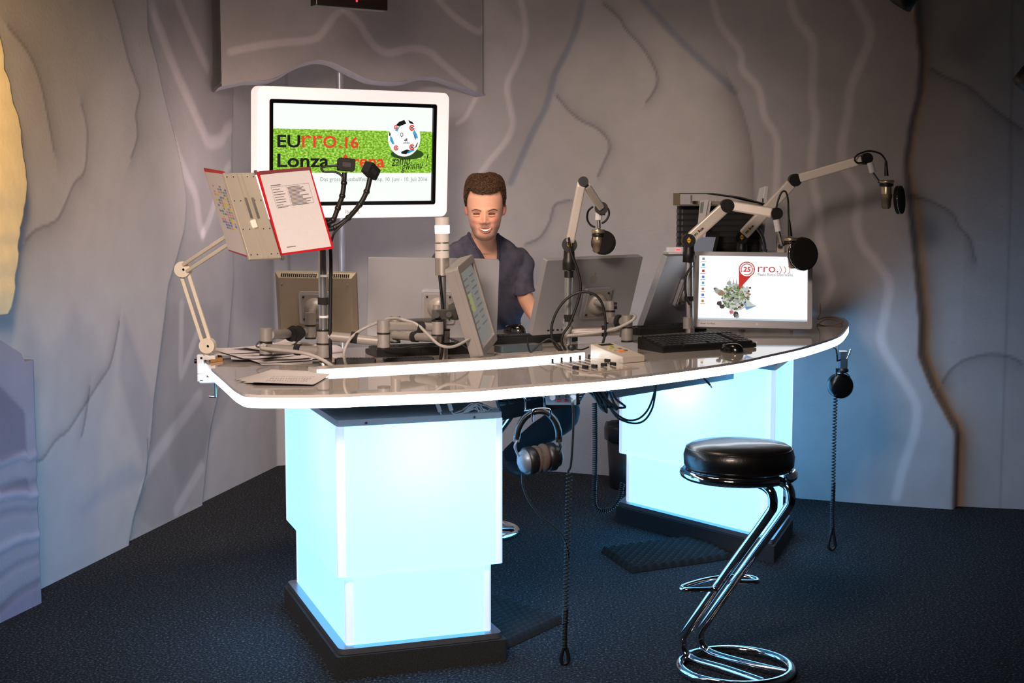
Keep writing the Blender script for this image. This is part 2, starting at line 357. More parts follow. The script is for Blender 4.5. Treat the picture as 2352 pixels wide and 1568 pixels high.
# diagonal fascia over the screen, with its wavy lower edge
arch = [(500, 203), (512, 197), (545, 190), (563, 186), (590, 185), (620, 183), (650, 170), (680, 152), (710, 141), (735, 137), (765, 143), (800, 160), (840, 180), (870, 186), (905, 188), (935, 185), (965, 176), (1000, 177), (1040, 190), (1080, 205), (1102, 214), (1120, 220)]
fas = Surf([(-1.52, 7.62), (-.17, 8.50)], ZC, .0125)
ap = [fas.at(p) for p in arch]
def bottom(s): return np.interp(s, [p[0] for p in ap], [p[1] for p in ap])
fz = bottom(fas.S[:, 0]); keep = fas.Z.copy(); fas.Z = fz[:, None]+(ZC-fz[:, None])*(keep/ZC)
def fline(pts, w, mul):
    P2 = catmull([Vector(fas.at(p)) for p in pts], 4); D = np.full(fas.S.shape, 9.0)
    for a, b in zip(P2, P2[1:]):
        e = b-a; x = fas.S-a.x; y = fas.Z-a.y; t = np.clip((x*e.x+y*e.y)/max(e.dot(e), 1e-9), 0, 1); D = np.minimum(D, np.hypot(x-t*e.x, y-t*e.y))
    k = np.clip(1.35*(1-D/w), 0, 1); k = k*k*(3-2*k); fas.col *= 1+k[..., None]*(np.array(mul)-1)
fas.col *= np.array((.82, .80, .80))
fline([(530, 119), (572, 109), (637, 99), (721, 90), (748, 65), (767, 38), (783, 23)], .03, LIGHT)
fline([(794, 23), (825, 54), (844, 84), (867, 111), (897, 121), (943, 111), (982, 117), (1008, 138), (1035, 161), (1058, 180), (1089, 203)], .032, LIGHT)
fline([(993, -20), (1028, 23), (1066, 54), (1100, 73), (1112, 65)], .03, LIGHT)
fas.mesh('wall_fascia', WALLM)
lip = MB(); nrm = Vector((-.546, .838, 0)); pv = [Vector((-1.52, 7.62, 0))+Vector((.838, .546, 0))*p[0]+Vector((0, 0, p[1])) for p in catmull([Vector((q[0], q[1])) for q in ap], 4)]
vs_ = [p+n for p in pv for n in (Vector((0, 0, 0)), nrm*.05+Vector((0, 0, -.02)), nrm*.16+Vector((0, 0, .01)))]
lip.add(vs_, [(3*i+k, 3*i+k+1, 3*i+4+k, 3*i+3+k) for i in range(len(pv)-1) for k in (0, 1)], True)
struct(lip.build('trim_1', mat('pale_plaster_lip', (178, 176, 184), .85, noise=.05, bump=.3, bscale=50)))
# layered rock painted on a ledge in the left foreground
led = Surf([(-2.2, 4.4), (-1.885, 5.63), (-1.99, 5.68)], 1.3, .0125, (150, 142, 152))
ltop = [led.at(p) for p in ((-60, 745), (0, 780), (50, 812), (56, 830))]
def top(s): return np.interp(s, [p[0] for p in ltop], [p[1] for p in ltop])
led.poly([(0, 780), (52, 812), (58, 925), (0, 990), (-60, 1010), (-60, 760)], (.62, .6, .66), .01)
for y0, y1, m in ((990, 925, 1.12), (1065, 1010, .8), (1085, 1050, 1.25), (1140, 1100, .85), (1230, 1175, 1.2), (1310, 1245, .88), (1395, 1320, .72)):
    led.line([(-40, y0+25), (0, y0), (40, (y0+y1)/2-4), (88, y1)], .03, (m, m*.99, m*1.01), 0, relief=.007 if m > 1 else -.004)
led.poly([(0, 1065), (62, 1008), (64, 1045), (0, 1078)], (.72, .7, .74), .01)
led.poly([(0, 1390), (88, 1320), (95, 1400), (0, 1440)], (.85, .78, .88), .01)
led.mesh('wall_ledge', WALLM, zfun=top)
# warm lit reveal of the opening at the far left
rev = Surf([(-2.188, 4.373), (-1.818, 5.923)], 2.5, .0125, (232, 205, 150), z0=.9)
rb = [(0, 60), (8, 120), (11, 147), (32, 230), (50, 303), (60, 381), (62, 427), (57, 496), (46, 523), (44, 578), (37, 643), (28, 707), (20, 725)]
rpt = [rev.at(p) for p in rb]
zz_ = rev.Z[0]; order = np.argsort([p[1] for p in rpt]); xs_ = np.interp(zz_, np.array([p[1] for p in rpt])[order], np.array([p[0] for p in rpt])[order])
rev.S0 = rev.S.copy(); frac = rev.S/rev.S[-1, 0]
u_ = xs_[None, :]*frac
rib = .004*np.sin(rev.Z*38+2.2*np.sin(rev.Z*9))+.0015*np.sin(rev.Z*95)
mb = MB(); ex_ = (rev.p[1]-rev.p[0]).normalized(); nn_ = Vector((ex_.y, -ex_.x))
def rvert(i, j, back=0.0):
    o = rib[i, j]-back; q = rev.p[0]+ex_*u_[i, j]+nn_*o; return (q.x, q.y, zz_[j])
js = [j for j in range(0, rev.m+1, 2) if rpt[-1][1] <= zz_[j] <= rpt[0][1]]; is_ = list(range(0, rev.n+1, 6))+[rev.n]
gv = [rvert(i, j) for i in is_ for j in js]+[rvert(rev.n, j, .09) for j in js]; nj = len(js)
mb.add(gv, [(a*nj+b, a*nj+b+1, (a+1)*nj+b+1, (a+1)*nj+b) for a in range(len(is_)) for b in range(nj-1)], True)
struct(mb.build('trim_2', mat('ribbed_cream_plaster', (228, 208, 165), .8, noise=.06, scale=12, bump=.4, bscale=40)))
# floor, ceiling and the rest of the room behind the camera
CARP = mat('dark_carpet', (44, 50, 58), .97, spec=.15)
def carpet():
    nt = CARP.node_tree; N = nt.nodes; L = nt.links; b = N['Principled BSDF']; tc = N.new('ShaderNodeTexCoord')
    n1 = N.new('ShaderNodeTexNoise'); n1.inputs['Scale'].default_value = 105; n1.inputs['Detail'].default_value = 5; n1.inputs['Roughness'].default_value = .7
    L.new(tc.outputs['Object'], n1.inputs['Vector']); r = N.new('ShaderNodeValToRGB'); e = r.color_ramp.elements
    e[0].position = .40; e[0].color = lin((19, 20, 22))+(1,); e[1].position = .585; e[1].color = lin((56, 59, 63))+(1,)
    x = e.new(.66); x.color = lin((118, 121, 125))+(1,); y = e.new(.5); y.color = lin((34, 36, 40))+(1,)
    L.new(n1.outputs['Fac'], r.inputs[0]); L.new(r.outputs[0], b.inputs['Base Color'])
    n2 = N.new('ShaderNodeTexNoise'); n2.inputs['Scale'].default_value = 160; bp = N.new('ShaderNodeBump'); bp.inputs['Strength'].default_value = .25; bp.inputs['Distance'].default_value = .003
    L.new(tc.outputs['Object'], n2.inputs['Vector']); L.new(n2.outputs['Fac'], bp.inputs['Height']); L.new(bp.outputs['Normal'], b.inputs['Normal'])
carpet()
struct(MB().box((.3, 3.2, -.02), (7.4, 12.2, .04)).build('floor', CARP))
PLAIN = mat('plain_grey_plaster', (120, 116, 116), .9, noise=.05, scale=5)
struct(MB().box((.3, 3.2, ZC+.03), (7.4, 12.2, .06)).build('ceiling', mat('dark_ceiling', (70, 66, 64), .9, noise=.05)))
struct(MB().bar((3.5, 7.1, ZC/2), (3.7, -2.5, ZC/2), ZC, .06, (1, 0, 0)).build('wall_right', PLAIN))
struct(MB().box((.3, -2.55, ZC/2), (7.0, .06, ZC)).build('wall_front', PLAIN))
struct(MB().bar((-2.2, 4.9, ZC/2), (-3.2, -2.5, ZC/2), ZC, .06, (1, 0, 0)).build('wall_side', PLAIN))
# ================================================================ the desk
GLOW = mat('glowing_acrylic_edge', (255, 252, 250), .3, emit=7.5, ecol=(232, 243, 255))
TOPM = mat('white_glass_top', (205, 200, 196), .035, coat=.6, noise=.01, spec=.7)
front = [(-1.22, 5.67), (-1.15, 5.39), (-.97, 4.86), (-.87, 4.58), (-.80, 4.495), (-.57, 4.50), (-.44, 4.54), (-.16, 4.62), (.05, 4.745), (.3, 4.89), (.53, 5.085), (.83, 5.39), (1.01, 5.65), (1.22, 5.97), (1.45, 6.41), (1.58, 6.8), (1.66, 7.1), (1.70, 7.36)]
back = [(1.68, 7.5), (1.59, 7.57), (1.2, 7.46), (.8, 7.22), (.4, 6.9), (.0, 6.74), (-.3, 6.58), (-.7, 6.2), (-1.0, 5.97), (-1.17, 5.87)]
fr = catmull([Vector(p) for p in front], 5); bk = catmull([Vector(p) for p in back], 4)
outl = [tuple(p) for p in fr]+[tuple(p) for p in bk]
desk = thing('studio_desk', 'large curved white glossy radio studio desk with glowing edge on two lit pedestals', 'desk', (.2, 5.8, 0))
MB().prism(outl, .958, .989).build('core', mat('desk_core', (190, 190, 192), .5), desk)
ge = MB()
nr = []
for i, p in enumerate(fr):
    t = (fr[min(i+1, len(fr)-1)]-fr[max(i-1, 0)]).normalized(); nr.append(Vector((t.y, -t.x)))
vs_ = []
for p, n in zip(fr, nr):
    for o, z in ((-.004, .990), (.009, .990), (.010, .988), (.010, .960), (.007, .957), (-.03, .957)): vs_.append((p.x+n.x*o, p.y+n.y*o, z))
ge.add(vs_, [(6*i+k, 6*i+6+k, 6*i+7+k, 6*i+k+1) for i in range(len(fr)-1) for k in range(5)], True)
wt = [tuple(p+n*.0105) for p, n in zip(fr, nr)]+[tuple(p) for p in bk]
MB().prism(wt, .990, 1.0).build('worktop', TOPM, desk)
ge.build('light_edge', GLOW, desk, label='blazing white glowing front edge')
# raised light bar along the operator side
bar_pts = [G(728, 860, 1.0).xy, G(1000, 845, 1.0).xy, G(1160, 835, 1.0).xy, G(1343, 819.5, 1.0).xy]
bc = catmull(bar_pts, 6); bo = [p+Vector((-.46, .89))*.09 for p in bc]
lb = MB(); lb.add([(p.x, p.y, z) for p in bc for z in (1.0005, 1.0165)], [(2*i, 2*i+2, 2*i+3, 2*i+1) for i in range(len(bc)-1)], True)
lb.build('light_bar', GLOW, desk, label='glowing white strip on the table top')
ws = [tuple(p+Vector((.46, -.89))*-.002) for p in bc]+[tuple(p) for p in bo[::-1]]
MB().prism(ws, 1.0005, 1.0185).build('bar_shelf', mat('grey_lacquer_shelf', (186, 180, 174), .18, coat=.3), desk)
# pedestals
def acrylic(name, col, e, tr):
    m = bpy.data.materials.new(name); m.use_nodes = True; nt = m.node_tree; N = nt.nodes; L = nt.links; N.clear()
    out = N.new('ShaderNodeOutputMaterial'); em = N.new('ShaderNodeEmission'); em.inputs[0].default_value = col+(1,); em.inputs[1].default_value = e
    tl = N.new('ShaderNodeBsdfTranslucent'); tl.inputs[0].default_value = (tr, tr, tr, 1); gl = N.new('ShaderNodeBsdfGlossy'); gl.inputs['Roughness'].default_value = .15
    fz = N.new('ShaderNodeFresnel'); fz.inputs[0].default_value = 1.45; mx = N.new('ShaderNodeMixShader'); L.new(fz.outputs[0], mx.inputs[0]); L.new(tl.outputs[0], mx.inputs[1]); L.new(gl.outputs[0], mx.inputs[2])
    ad = N.new('ShaderNodeAddShader'); L.new(em.outputs[0], ad.inputs[0]); L.new(mx.outputs[0], ad.inputs[1]); L.new(ad.outputs[0], out.inputs[0]); return m
ACR = acrylic('backlit_acrylic', (.20, .82, 1.6), 1.2, .7)
EDGE = mat('white_acrylic_edge', (214, 224, 240), .35, emit=.78, ecol=(200, 228, 255))
RIM = mat('white_acrylic_frame', (196, 206, 214), .4)
GRAN = mat('dark_carpet_plinth', (38, 41, 45), .95, noise=.5, scale=300, bump=.3, bscale=300)
PLATE = mat('steel_base_plate', (120, 124, 130), .35, .6)
def inset(poly, d):
    m = len(poly); o = []; ar = sum(poly[i-1][0]*poly[i][1]-poly[i][0]*poly[i-1][1] for i in range(m)); sg = 1 if ar > 0 else -1
    for i in range(m):
        p = Vector(poly[i]); a = (p-Vector(poly[i-1])).normalized(); b = (Vector(poly[(i+1) % m])-p).normalized()
        na = Vector((-a.y, a.x))*sg; nb = Vector((-b.y, b.x))*sg; k = (na+nb); o.append(tuple(p+k*(d/(1+na.dot(nb)))))
    return o
Z0, Z1, Z2 = .102, .348, .881
def pedestal(poly, lab, di, screws):
    pl = MB().prism(roundpoly(inset(poly, -.012), .01), .0, .078).build('pedestal', GRAN, desk, .004, label=lab)
    MB().prism(roundpoly(inset(poly, .0), .03, 6), .080, .10).build('base_plate', PLATE, pl)
    MB().prism(roundpoly(inset(poly, di), .012, 4), Z0, Z1+.02).build('lower_shell', ACR, pl, label='glowing pale cyan lower box')
    MB().prism(roundpoly(poly, .014, 4), Z1, Z2-.022).build('upper_shell', ACR, pl, label='glowing white upper box')
    MB().prism(roundpoly(inset(poly, .0006), .014, 4), Z2-.022, Z2).build('top_frame', RIM, pl)
    for qq, za, zb in ((poly, Z1, Z2-.022), (inset(poly, di), Z0, Z1)):
        for i in range(4):
            c = Vector(qq[i]); u = (Vector(qq[i-1])-c).normalized(); v = (Vector(qq[(i+1) % 4])-c).normalized()
            rp = [c+u*.026, c+u*.026+v*.006, c+v*.006+u*.006, c+v*.026+u*.006, c+v*.026, c+v*.010, c+(u+v)*.0035, c+u*.010]
            MB().prism([tuple(p-(u+v).normalized()*.0016) for p in rp], za+.001, zb).build('edge_strip', EDGE, pl)
    for q in screws:
        MB().cyl(q, Vector(q)+Vector((.0, -.004, 0)), .004, seg=10).build('screw', STEEL, pl)
def qd(x, y, th): return Vector((x, y)), Vector((math.cos(th), math.sin(th))), Vector((-math.sin(th), math.cos(th)))
B, a_, b_ = qd(-.581, 4.715, .3425); B1 = B
p1 = [tuple(B), tuple(B+a_*.583), tuple(B+a_*.583+b_*.936), tuple(B+b_*.936)]
nf = Vector((b_.x, b_.y, 0))*-1
scr = [Vector((*(B+a_*t), Z2-.012))+nf*.0015 for t in (.10, .48)]
pedestal(p1, 'near glowing pedestal, two stacked lit boxes on a dark plinth', .032, scr)
B = Vector((1.158, 6.267)); c2 = Vector((.329, .945)); d2 = Vector((-.606, .795))
p2 = [tuple(B), tuple(B+c2*.55), tuple(B+d2*1.03+c2*.3), tuple(B+d2*1.03)]
pedestal(p2, 'far glowing pedestal behind the bar stool', .034, [])
for nm, xy, en in (('near', Vector(p1[0])*.37+Vector(p1[1])*.37+Vector(p1[2])*.13+Vector(p1[3])*.13, 1.9), ('far', Vector(p2[0])*.3+Vector(p2[1])*.22+Vector(p2[2])*.18+Vector(p2[3])*.3, 2.0)):
    lamp('lamp_inside_%s_pedestal' % nm, 'POINT', (xy.x, xy.y, .79), en, (1, .96, .93), size=.1)
# dark cable tray and rail under the top
UND = mat('dark_tray_metal', (40, 52, 62), .5, .3, noise=.1)
tr = MB()
q0, q1 = W(700, 940, 4.86), W(980, 928, 5.02)
tr.bar((-.69, 4.93, .925), (.06, 5.2, .925), .30, .035, (0, 0, 1))
tr.build('under_tray', UND, desk, .004, label='dark drawer tray under the table top')
rl = MB(); rl.bar(W(1400, 905, 5.45), W(1678, 862, 6.35), .035, .03, (0, 0, 1)); rl.build('cable_rail', mat('grey_cable_rail', (108, 112, 116), .5, .3), desk, .003)
# ================================================================ screens
def EM(name, rgb, st=1.0):
    return mat(name, rgb, .35, emit=st, ecol=rgb) if name not in MATS else MATS[name]
def dark_em(m): m.node_tree.nodes['Principled BSDF'].inputs['Base Color'].default_value = (.01, .01, .01, 1); return m
def EMS(name, rgb, st=1.0): return dark_em(EM(name, rgb, st))
EUL = lambda e: Euler(e, 'XYZ').to_matrix()
XZ = Matrix(((1, 0, 0, 0), (0, 0, -1, 0), (0, 1, 0, 0), (0, 0, 0, 1)))      # outline x-y -> local x-z, extruding towards -y
def pl(x, z, y=0.0): return Matrix.Translation((x, y, z)) @ XZ              # flat print plane on a local screen
def disc(mb, x, z, r, y, n=20, sx=1, sz=1, a0=0, a1=2*pi, hole=0.0):
    if hole:
        vs = []; k = n
        for i in range(k+1):
            a = a0+(a1-a0)*i/k
            for q in (hole, r): vs.append((x+q*sx*math.cos(a), y, z+q*sz*math.sin(a)))
        mb.add(vs, [(2*i, 2*i+1, 2*i+3, 2*i+2) for i in range(k)])
    else:
        vs = [(x+r*sx*math.cos(a0+(a1-a0)*i/n), y, z+r*sz*math.sin(a0+(a1-a0)*i/n)) for i in range(n)]; mb.add(vs, [tuple(range(n))])
def polyf(mb, pts, y): mb.add([(p[0], y, p[1]) for p in pts], [tuple(range(len(pts)))])
def ring_frame(out, inn, y0, y1):            # frame with an opening: outline lists of equal length in x-z
    mb = MB(); n = len(out); vs = [(p[0], y, p[1]) for y in (y0, y1) for p in out]+[(p[0], y, p[1]) for y in (y0, y1) for p in inn]
    q = lambda a, k: a*n+k % n
    fs = []
    for k in range(n):
        fs += [(q(0, k), q(1, k), q(1, k+1), q(0, k+1)), (q(2, k), q(2, k+1), q(3, k+1), q(3, k)), (q(0, k), q(0, k+1), q(2, k+1), q(2, k)), (q(1, k), q(3, k), q(3, k+1), q(1, k+1))]
    return mb.add(vs, fs)
# ---- wall screen
tvR = EUL((.06, -.007, .594)); tv = thing('television', 'large flat television in a white glowing frame above the left end of the desk', 'television', (-.796, 7.435, 1.837), tvR)
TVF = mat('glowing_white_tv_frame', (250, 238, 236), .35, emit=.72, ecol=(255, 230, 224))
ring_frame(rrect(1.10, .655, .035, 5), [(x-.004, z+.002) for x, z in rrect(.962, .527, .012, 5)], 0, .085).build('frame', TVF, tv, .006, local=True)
MB().prism(rrect(1.06, .615, .03, 5), -.09, -.05, XZ).build('back_cover', WHITEP, tv, local=True)
ring_frame([(x-.004, z+.002) for x, z in rrect(.964, .529, .012, 4)], [(x-.004, z+.002) for x, z in rrect(.92, .488, .004, 4)], .004, .03).build('bezel', mat('gloss_black_bezel', (12, 12, 13), .2), tv, .002, local=True)
sw, sh, sx0, sz0 = .922, .490, -.465, .247
scr = MB().box((-.004, .02, .002), (sw, .006, sh)).build('screen', EMS('screen_white', (250, 255, 250), 1.0), tv, local=True)
U = lambda u, v: (sx0+u*sw, sz0-v*sh)
gm = EMS('screen_grass', (118, 178, 40), 1.0)
def grass():
    nt = gm.node_tree; N = nt.nodes; L = nt.links; b = N['Principled BSDF']; tc = N.new('ShaderNodeTexCoord'); mp = N.new('ShaderNodeMapping'); mp.inputs['Scale'].default_value = (46, 1, 80)
    n = N.new('ShaderNodeTexNoise'); n.inputs['Scale'].default_value = 1.6; n.inputs['Detail'].default_value = 5; r = N.new('ShaderNodeValToRGB'); e = r.color_ramp.elements
    e[0].position = .38; e[0].color = lin((96, 150, 22))+(1,); e[1].position = .62; e[1].color = lin((190, 232, 110))+(1,); m2 = e.new(.5); m2.color = lin((136, 192, 44))+(1,)
    L.new(tc.outputs['Object'], mp.inputs[0]); L.new(mp.outputs[0], n.inputs['Vector']); L.new(n.outputs['Fac'], r.inputs[0]); L.new(r.outputs[0], b.inputs['Emission Color'])
grass()
g = MB(); a0, a1 = U(.0, .255), U(1.0, .70); ro = [((a0[0]+a1[0])/2+x*.998, (a0[1]+a1[1])/2+z) for x, z in rrect(a1[0]-a0[0], a0[1]-a1[1], .012, 4)]
polyf(g, ro, .0160); g.build('screen_picture', gm, scr, local=True)
blk = EMS('screen_black', (16, 20, 18), .6); red = EMS('screen_red', (240, 70, 45), .9); gry = EMS('screen_grey', (150, 156, 158), .9); wht = EMS('screen_ball_white', (255, 255, 255), 1.0); blu = EMS('screen_blue', (60, 170, 225), .9)
def scr_text(txt, u0, u1, vb, vt, m, bold=.02, shear=0.0, rot=0.0):
    x0, z0 = U(u0, vb); x1, z1 = U(u1, vt); t = text_fit(txt, 0, x1-x0, z1-z0, pl(x0, z0, .0155) @ Matrix.Rotation(rot, 4, 'Z'), bold=bold, shear=shear)
    t.build('screen_lettering', m, scr, local=True, kind='stuff')
scr_text('EU', .03, .165, .445, .318, blk); scr_text('rro', .176, .385, .445, .318, red, .0); scr_text('.16', .40, .522, .445, .325, red, .025)
scr_text('Lonza', .03, .34, .645, .508, blk); scr_text('Arena', .40, .69, .645, .508, red)
scr_text('Das grosse Fussballfest in Visp, 10. Juni - 10. Juli 2016', .288, .972, .80, .745, gry, 0)
scr_text('z\u00e4mu', .735, .86, .63, .53, blk, 0, .35, .08); scr_text('gwinnu', .80, .945, .70, .60, blk, 0, .35, .1); scr_text('!', .958, .975, .63, .49, blk, 0, .35)
bx, bz = U(.815, .325); R_ = .098
s_ = MB(); disc(s_, bx+.02, bz-.085, .1, .0158, 24, 1, .28); s_.build('screen_picture', EMS('screen_ball_shadow', (58, 92, 30), .6), scr, local=True)
bb = MB(); disc(bb, bx, bz, R_, .0155, 36); bb.build('screen_picture', wht, scr, local=True)
k_ = MB(); b2 = MB(); o2 = MB(); bu = lambda L: [(bx+(x-1313)/147*R_, bz+(688-y)/150*R_) for x, y in L]
for m_, L in ((k_, ((1265, 562), (1310, 547), (1330, 575), (1265, 600), (1235, 590))), (k_, ((1345, 546), (1385, 562), (1400, 582), (1360, 572))), (b2, ((1400, 620), (1428, 660), (1437, 690), (1415, 690), (1395, 640))), (k_, ((1388, 640), (1393, 640), (1420, 700), (1412, 700))), (k_, ((1285, 800), (1340, 780), (1370, 790), (1330, 820), (1290, 815))), (b2, ((1340, 800), (1400, 775), (1408, 788), (1350, 815))), (b2, ((1185, 675), (1205, 690), (1225, 740), (1205, 740), (1185, 710))), (b2, ((1225, 630), (1260, 605), (1275, 590), (1250, 640))), (k_, ((1178, 640), (1190, 660), (1186, 680), (1176, 672))), (k_, ((1425, 735), (1440, 720), (1425, 760), (1410, 770)))): polyf(m_, bu(L), .0150)
for x, y, r in ((1380, 608, .016), (1383, 762, .016), (1240, 770, .014), (1237, 605, .012)): (dx, dz), = bu([(x, y)]); disc(o2, dx, dz, r, .0147, 14, 1, 1, .4, 2*pi, r*.5); disc(k_, dx, dz, r*.35, .0146, 8)
for i in range(3): polyf(k_, [(bx+.0+i*.006, bz-.018), (bx+.005+i*.006, bz-.018), (bx-.001+i*.006+.006, bz-.010+i*.004), (bx-.004+i*.006+.004, bz-.010+i*.004)], .0146)
text_mb('adidas', .017, pl(bx-.006, bz-.030, .0147), k_, xs=.9); disc(k_, bx-.016, bz+.016, .009, .0146, 12, 1, 1.2, hole=.006); polyf(k_, [(bx-.02, bz+.004), (bx-.012, bz+.004), (bx-.016, bz+.009)], .0146)
for m_, q in ((k_, blk), (b2, blu), (o2, red)): m_.build('screen_picture', q, scr, local=True, kind='stuff')
t = text_mb('PHILIPS', .027, pl(-.065, -.305, -.0008), ext=.001, xs=.95); t.build('maker_lettering', mat('grey_print', (150, 142, 142), .5), tv, local=True, kind='stuff')
AMB = EM('rear_ambient_light', (255, 228, 222), 20.0)
for c, s in (((-.46, .0925, 0), (.03, .004, .5)), ((.46, .0925, 0), (.03, .004, .5)), ((0, .0925, -.27), (.8, .004, .03))): MB().box(c, s).build('rear_light_strip', AMB, tv, local=True)
MB().box((0, .12, 0), (.22, .06, .3)).build('mount_plate', GREYM, tv, .005, local=True)
MB().bar((-.82, 7.52, 1.84), (-.955, 8.128, 1.84), .08, .1, (0, 0, 1)).build('mount_arm', GREYM, tv, .005)
pole = MB().cyl((-.965, 8.15, 0), (-.965, 8.15, ZC), .0205, seg=20); pole.lathe([(.06, 0), (.06, .012), (.03, .02)], 20, Matrix.Translation((-.965, 8.15, 0)))
tag(pole.build('television_pole', mat('satin_silver_pole', (186, 190, 198), .35, .6)), 'tall silver floor-to-ceiling pole carrying the television', 'pole')

# ---- computer monitors
def vesa(th, x, z, w=.115):
    MB().prism([(x+a, z+b) for a, b in rrect(w*1.18, w*1.18, .01)], .002, .018, XZ).build('mount_frame', ALU, th, .002, local=True)
    p = MB().prism([(x+a, z+b) for a, b in rrect(w, w, .006)], .018, .022, XZ).build('mount_plate', GREYM, th, local=True)
    for i in (-1, 1):
        for j in (-1, 1): MB().cyl((x+i*w*.41, -.022, z+j*w*.41), (x+i*w*.41, -.0255, z+j*w*.41), .0045, seg=10).build('screw', BLACK, p, local=True)
    m = MB().lathe([(.045, 0), (.043, .012), (.03, .03), (.018, .035)], 20, Matrix.Translation((x, -.022, z)) @ XZ); m.build('swivel', GREYM, th, local=True)
def cinema(name, label, loc, e, w, h, group=None):
    th = thing(name, label, 'monitor', loc, EUL(e), group)
    MB().prism(rrect(w, h, .006, 3), -.03, 0, XZ).build('casing', ALU, th, .004, 3, local=True)
    MB().box((0, .0302, 0), (w-.04, .002, h-.04)).build('screen', EMS('lit_screen', (225, 235, 250), .8), th, local=True)
    for i in range(4): MB().box((-w*.34+i*.024, -.0005, -h/2+.018), (.010, .003, .006)).build('port', BLACK, th, local=True)
    return th
mA = thing('monitor', 'small square grey-brown monitor seen from behind at the left end of the desk', 'monitor', (-.803, 5.88, 1.175), EUL((.2, .01, -.084)))
w, h = .335, .275; LCDB = mat('grey_brown_casing', (150, 140, 124), .42, .35, noise=.04)
m = MB(); o_ = [(-w/2, h/2), (w/2, h/2), (w/2, -h/2), (-w/2, -h/2)]; i_ = [(x*.9, z*.86) for x, z in o_]
m.add([(p[0], .038, p[1]) for p in o_]+[(p[0], .012, p[1]) for p in o_]+[(p[0], -.006, p[1]) for p in i_], [(0, 1, 2, 3)]+[(k, k+4, (k+1) % 4+4, (k+1) % 4) for k in range(4)]+[(k+4, k+8, (k+1) % 4+8, (k+1) % 4+4) for k in range(4)]+[(11, 10, 9, 8)])
m.build('casing', LCDB, mA, .002, local=True)
MB().box((0, .0385, 0), (w-.03, .002, h-.03)).build('screen', EMS('lit_screen', (225, 235, 250), .8), mA, local=True)
v_ = MB()
for j, z in enumerate((.1315, .1255)):
    for i in range(34):
        if 17 < i < 20: continue
        v_.box((-.138+i*.0084, .0035-j*.0055, z), (.0048, .006, .0042))
v_.build('vent_holes', BLACKM, mA, local=True, kind='stuff')
for x, z in ((-.135, .095), (.135, .095), (-.135, -.1), (.135, -.1)): MB().cyl((x, -.006, z), (x, -.009, z), .004, seg=8).build('screw', STEEL, mA, local=True)
vesa(mA, .0, -.005)
mB = cinema('monitor', 'silver monitor seen from behind directly in front of the seated man', (-.325, 5.917, 1.202), (.144, .021, .12), .538, .33); vesa(mB, .02, -.035)
mC = cinema('monitor', 'silver monitor seen from behind, right of the man, fruit-shaped mark on its back', (.316, 5.958, 1.211), (.34, -.008, .607), .50, .33); vesa(mC, .04, -.03)
ap_ = MB(); disc(ap_, .01, .072, .019, -.0008, 20, .95, 1); disc(ap_, .013, .097, .009, -.0008, 10, .5, 1); ap_.build('emblem', mat('grey_emblem', (128, 125, 124), .5), mC, local=True, kind='stuff')
MB().cyl((-.08, -.001, -.11), (-.08, -.004, -.11), .022, seg=18).build('grommet', WHITEP, mC, local=True)
mD = cinema('monitor', 'silver monitor seen edge-on from behind left of the bright screen', (.800, 6.70, 1.180), (.354, .021, .956), .542, .358); vesa(mD, .0, .0)
# front monitor with the station picture
mE = thing('monitor', 'silver monitor facing the room with white desktop picture and red pin logo', 'monitor', (1.106, 6.589, 1.195), EUL((-.321, .01, -.127)))
w, h = .538, .36
ring_frame(rrect(w, h, .008, 3), [(x, z+.008) for x, z in rrect(.494, .306, .002, 3)], 0, .012).build('casing', ALU, mE, .0015, local=True)
MB().prism(rrect(w, h, .008, 3), -.032, -.012, XZ).build('back_cover', ALU, mE, .003, local=True)
scE = MB().box((0, .0095, .008), (.496, .004, .308)).build('screen', EMS('screen_bright', (252, 252, 255), 1.05), mE, local=True)
V = lambda u, v: (-.247+u*.494, .161-v*.306); yy = .0065
sr = EMS('screen_logo_red', (214, 40, 34), .8)
cx, cz = V(.443, .205)
t = MB(); disc(t, cx, cz, .037, yy, 28, hole=.0325); polyf(t, [(cx-.036, cz-.008), (cx-.029, cz-.024), (cx, cz-.037), (cx+.02, cz-.031), V(.372, .522)], yy); t.build('screen_picture', sr, scE, local=True, kind='stuff'); text_fit('25', -.017, .017, .024, pl(cx, cz-.012, yy-.0005), bold=.03, shear=.1).build('screen_lettering', sr, scE, local=True, kind='stuff'); t = MB()
x0_, z0_ = V(.545, .245); text_fit('rro.', 0, .092, .026, pl(x0_, z0_, yy), t, bold=-.004)
for i in range(3): disc(t, V(.748+.04*i, .2)[0]-.012, V(0, .205)[1], .019, yy, 10, 1, 1.15, -1.0, 1.0, .0165)
t.build('screen_lettering', sr, scE, local=True, kind='stuff')
t = text_fit('Radio Rottu Oberwallis', 0, .158, .0125, pl(*V(.545, .30), yy)); t.build('screen_lettering', EMS('screen_text_grey', (120, 122, 128), .8), scE, local=True, kind='stuff')
lw = MB()
for i in range(22):
    a = -.9-pi/2+1.8*pi*i/22+.6; disc(lw, cx+.026*math.cos(a), cz+.026*math.sin(a), .0033, yy-.0003, 7, 1.3, .8)
lw.build('screen_picture', EMS('screen_wreath', (200, 90, 85), .8), scE, local=True, kind='stuff')
gx, gz = V(.345, .64); cl = [('screen_green', (120, 150, 86)), ('screen_stone', (176, 180, 176)), ('screen_dark', (58, 54, 50)), ('screen_sky', (120, 170, 220)), ('screen_pale', (214, 218, 214)), ('screen_moss', (86, 118, 62)), ('screen_tan', (160, 128, 96)), ('screen_pink', (214, 120, 140))]
pats = [MB() for _ in cl]; rr_ = random.Random(4)
disc(pats[4], gx, gz, .064, yy+.0008, 26)
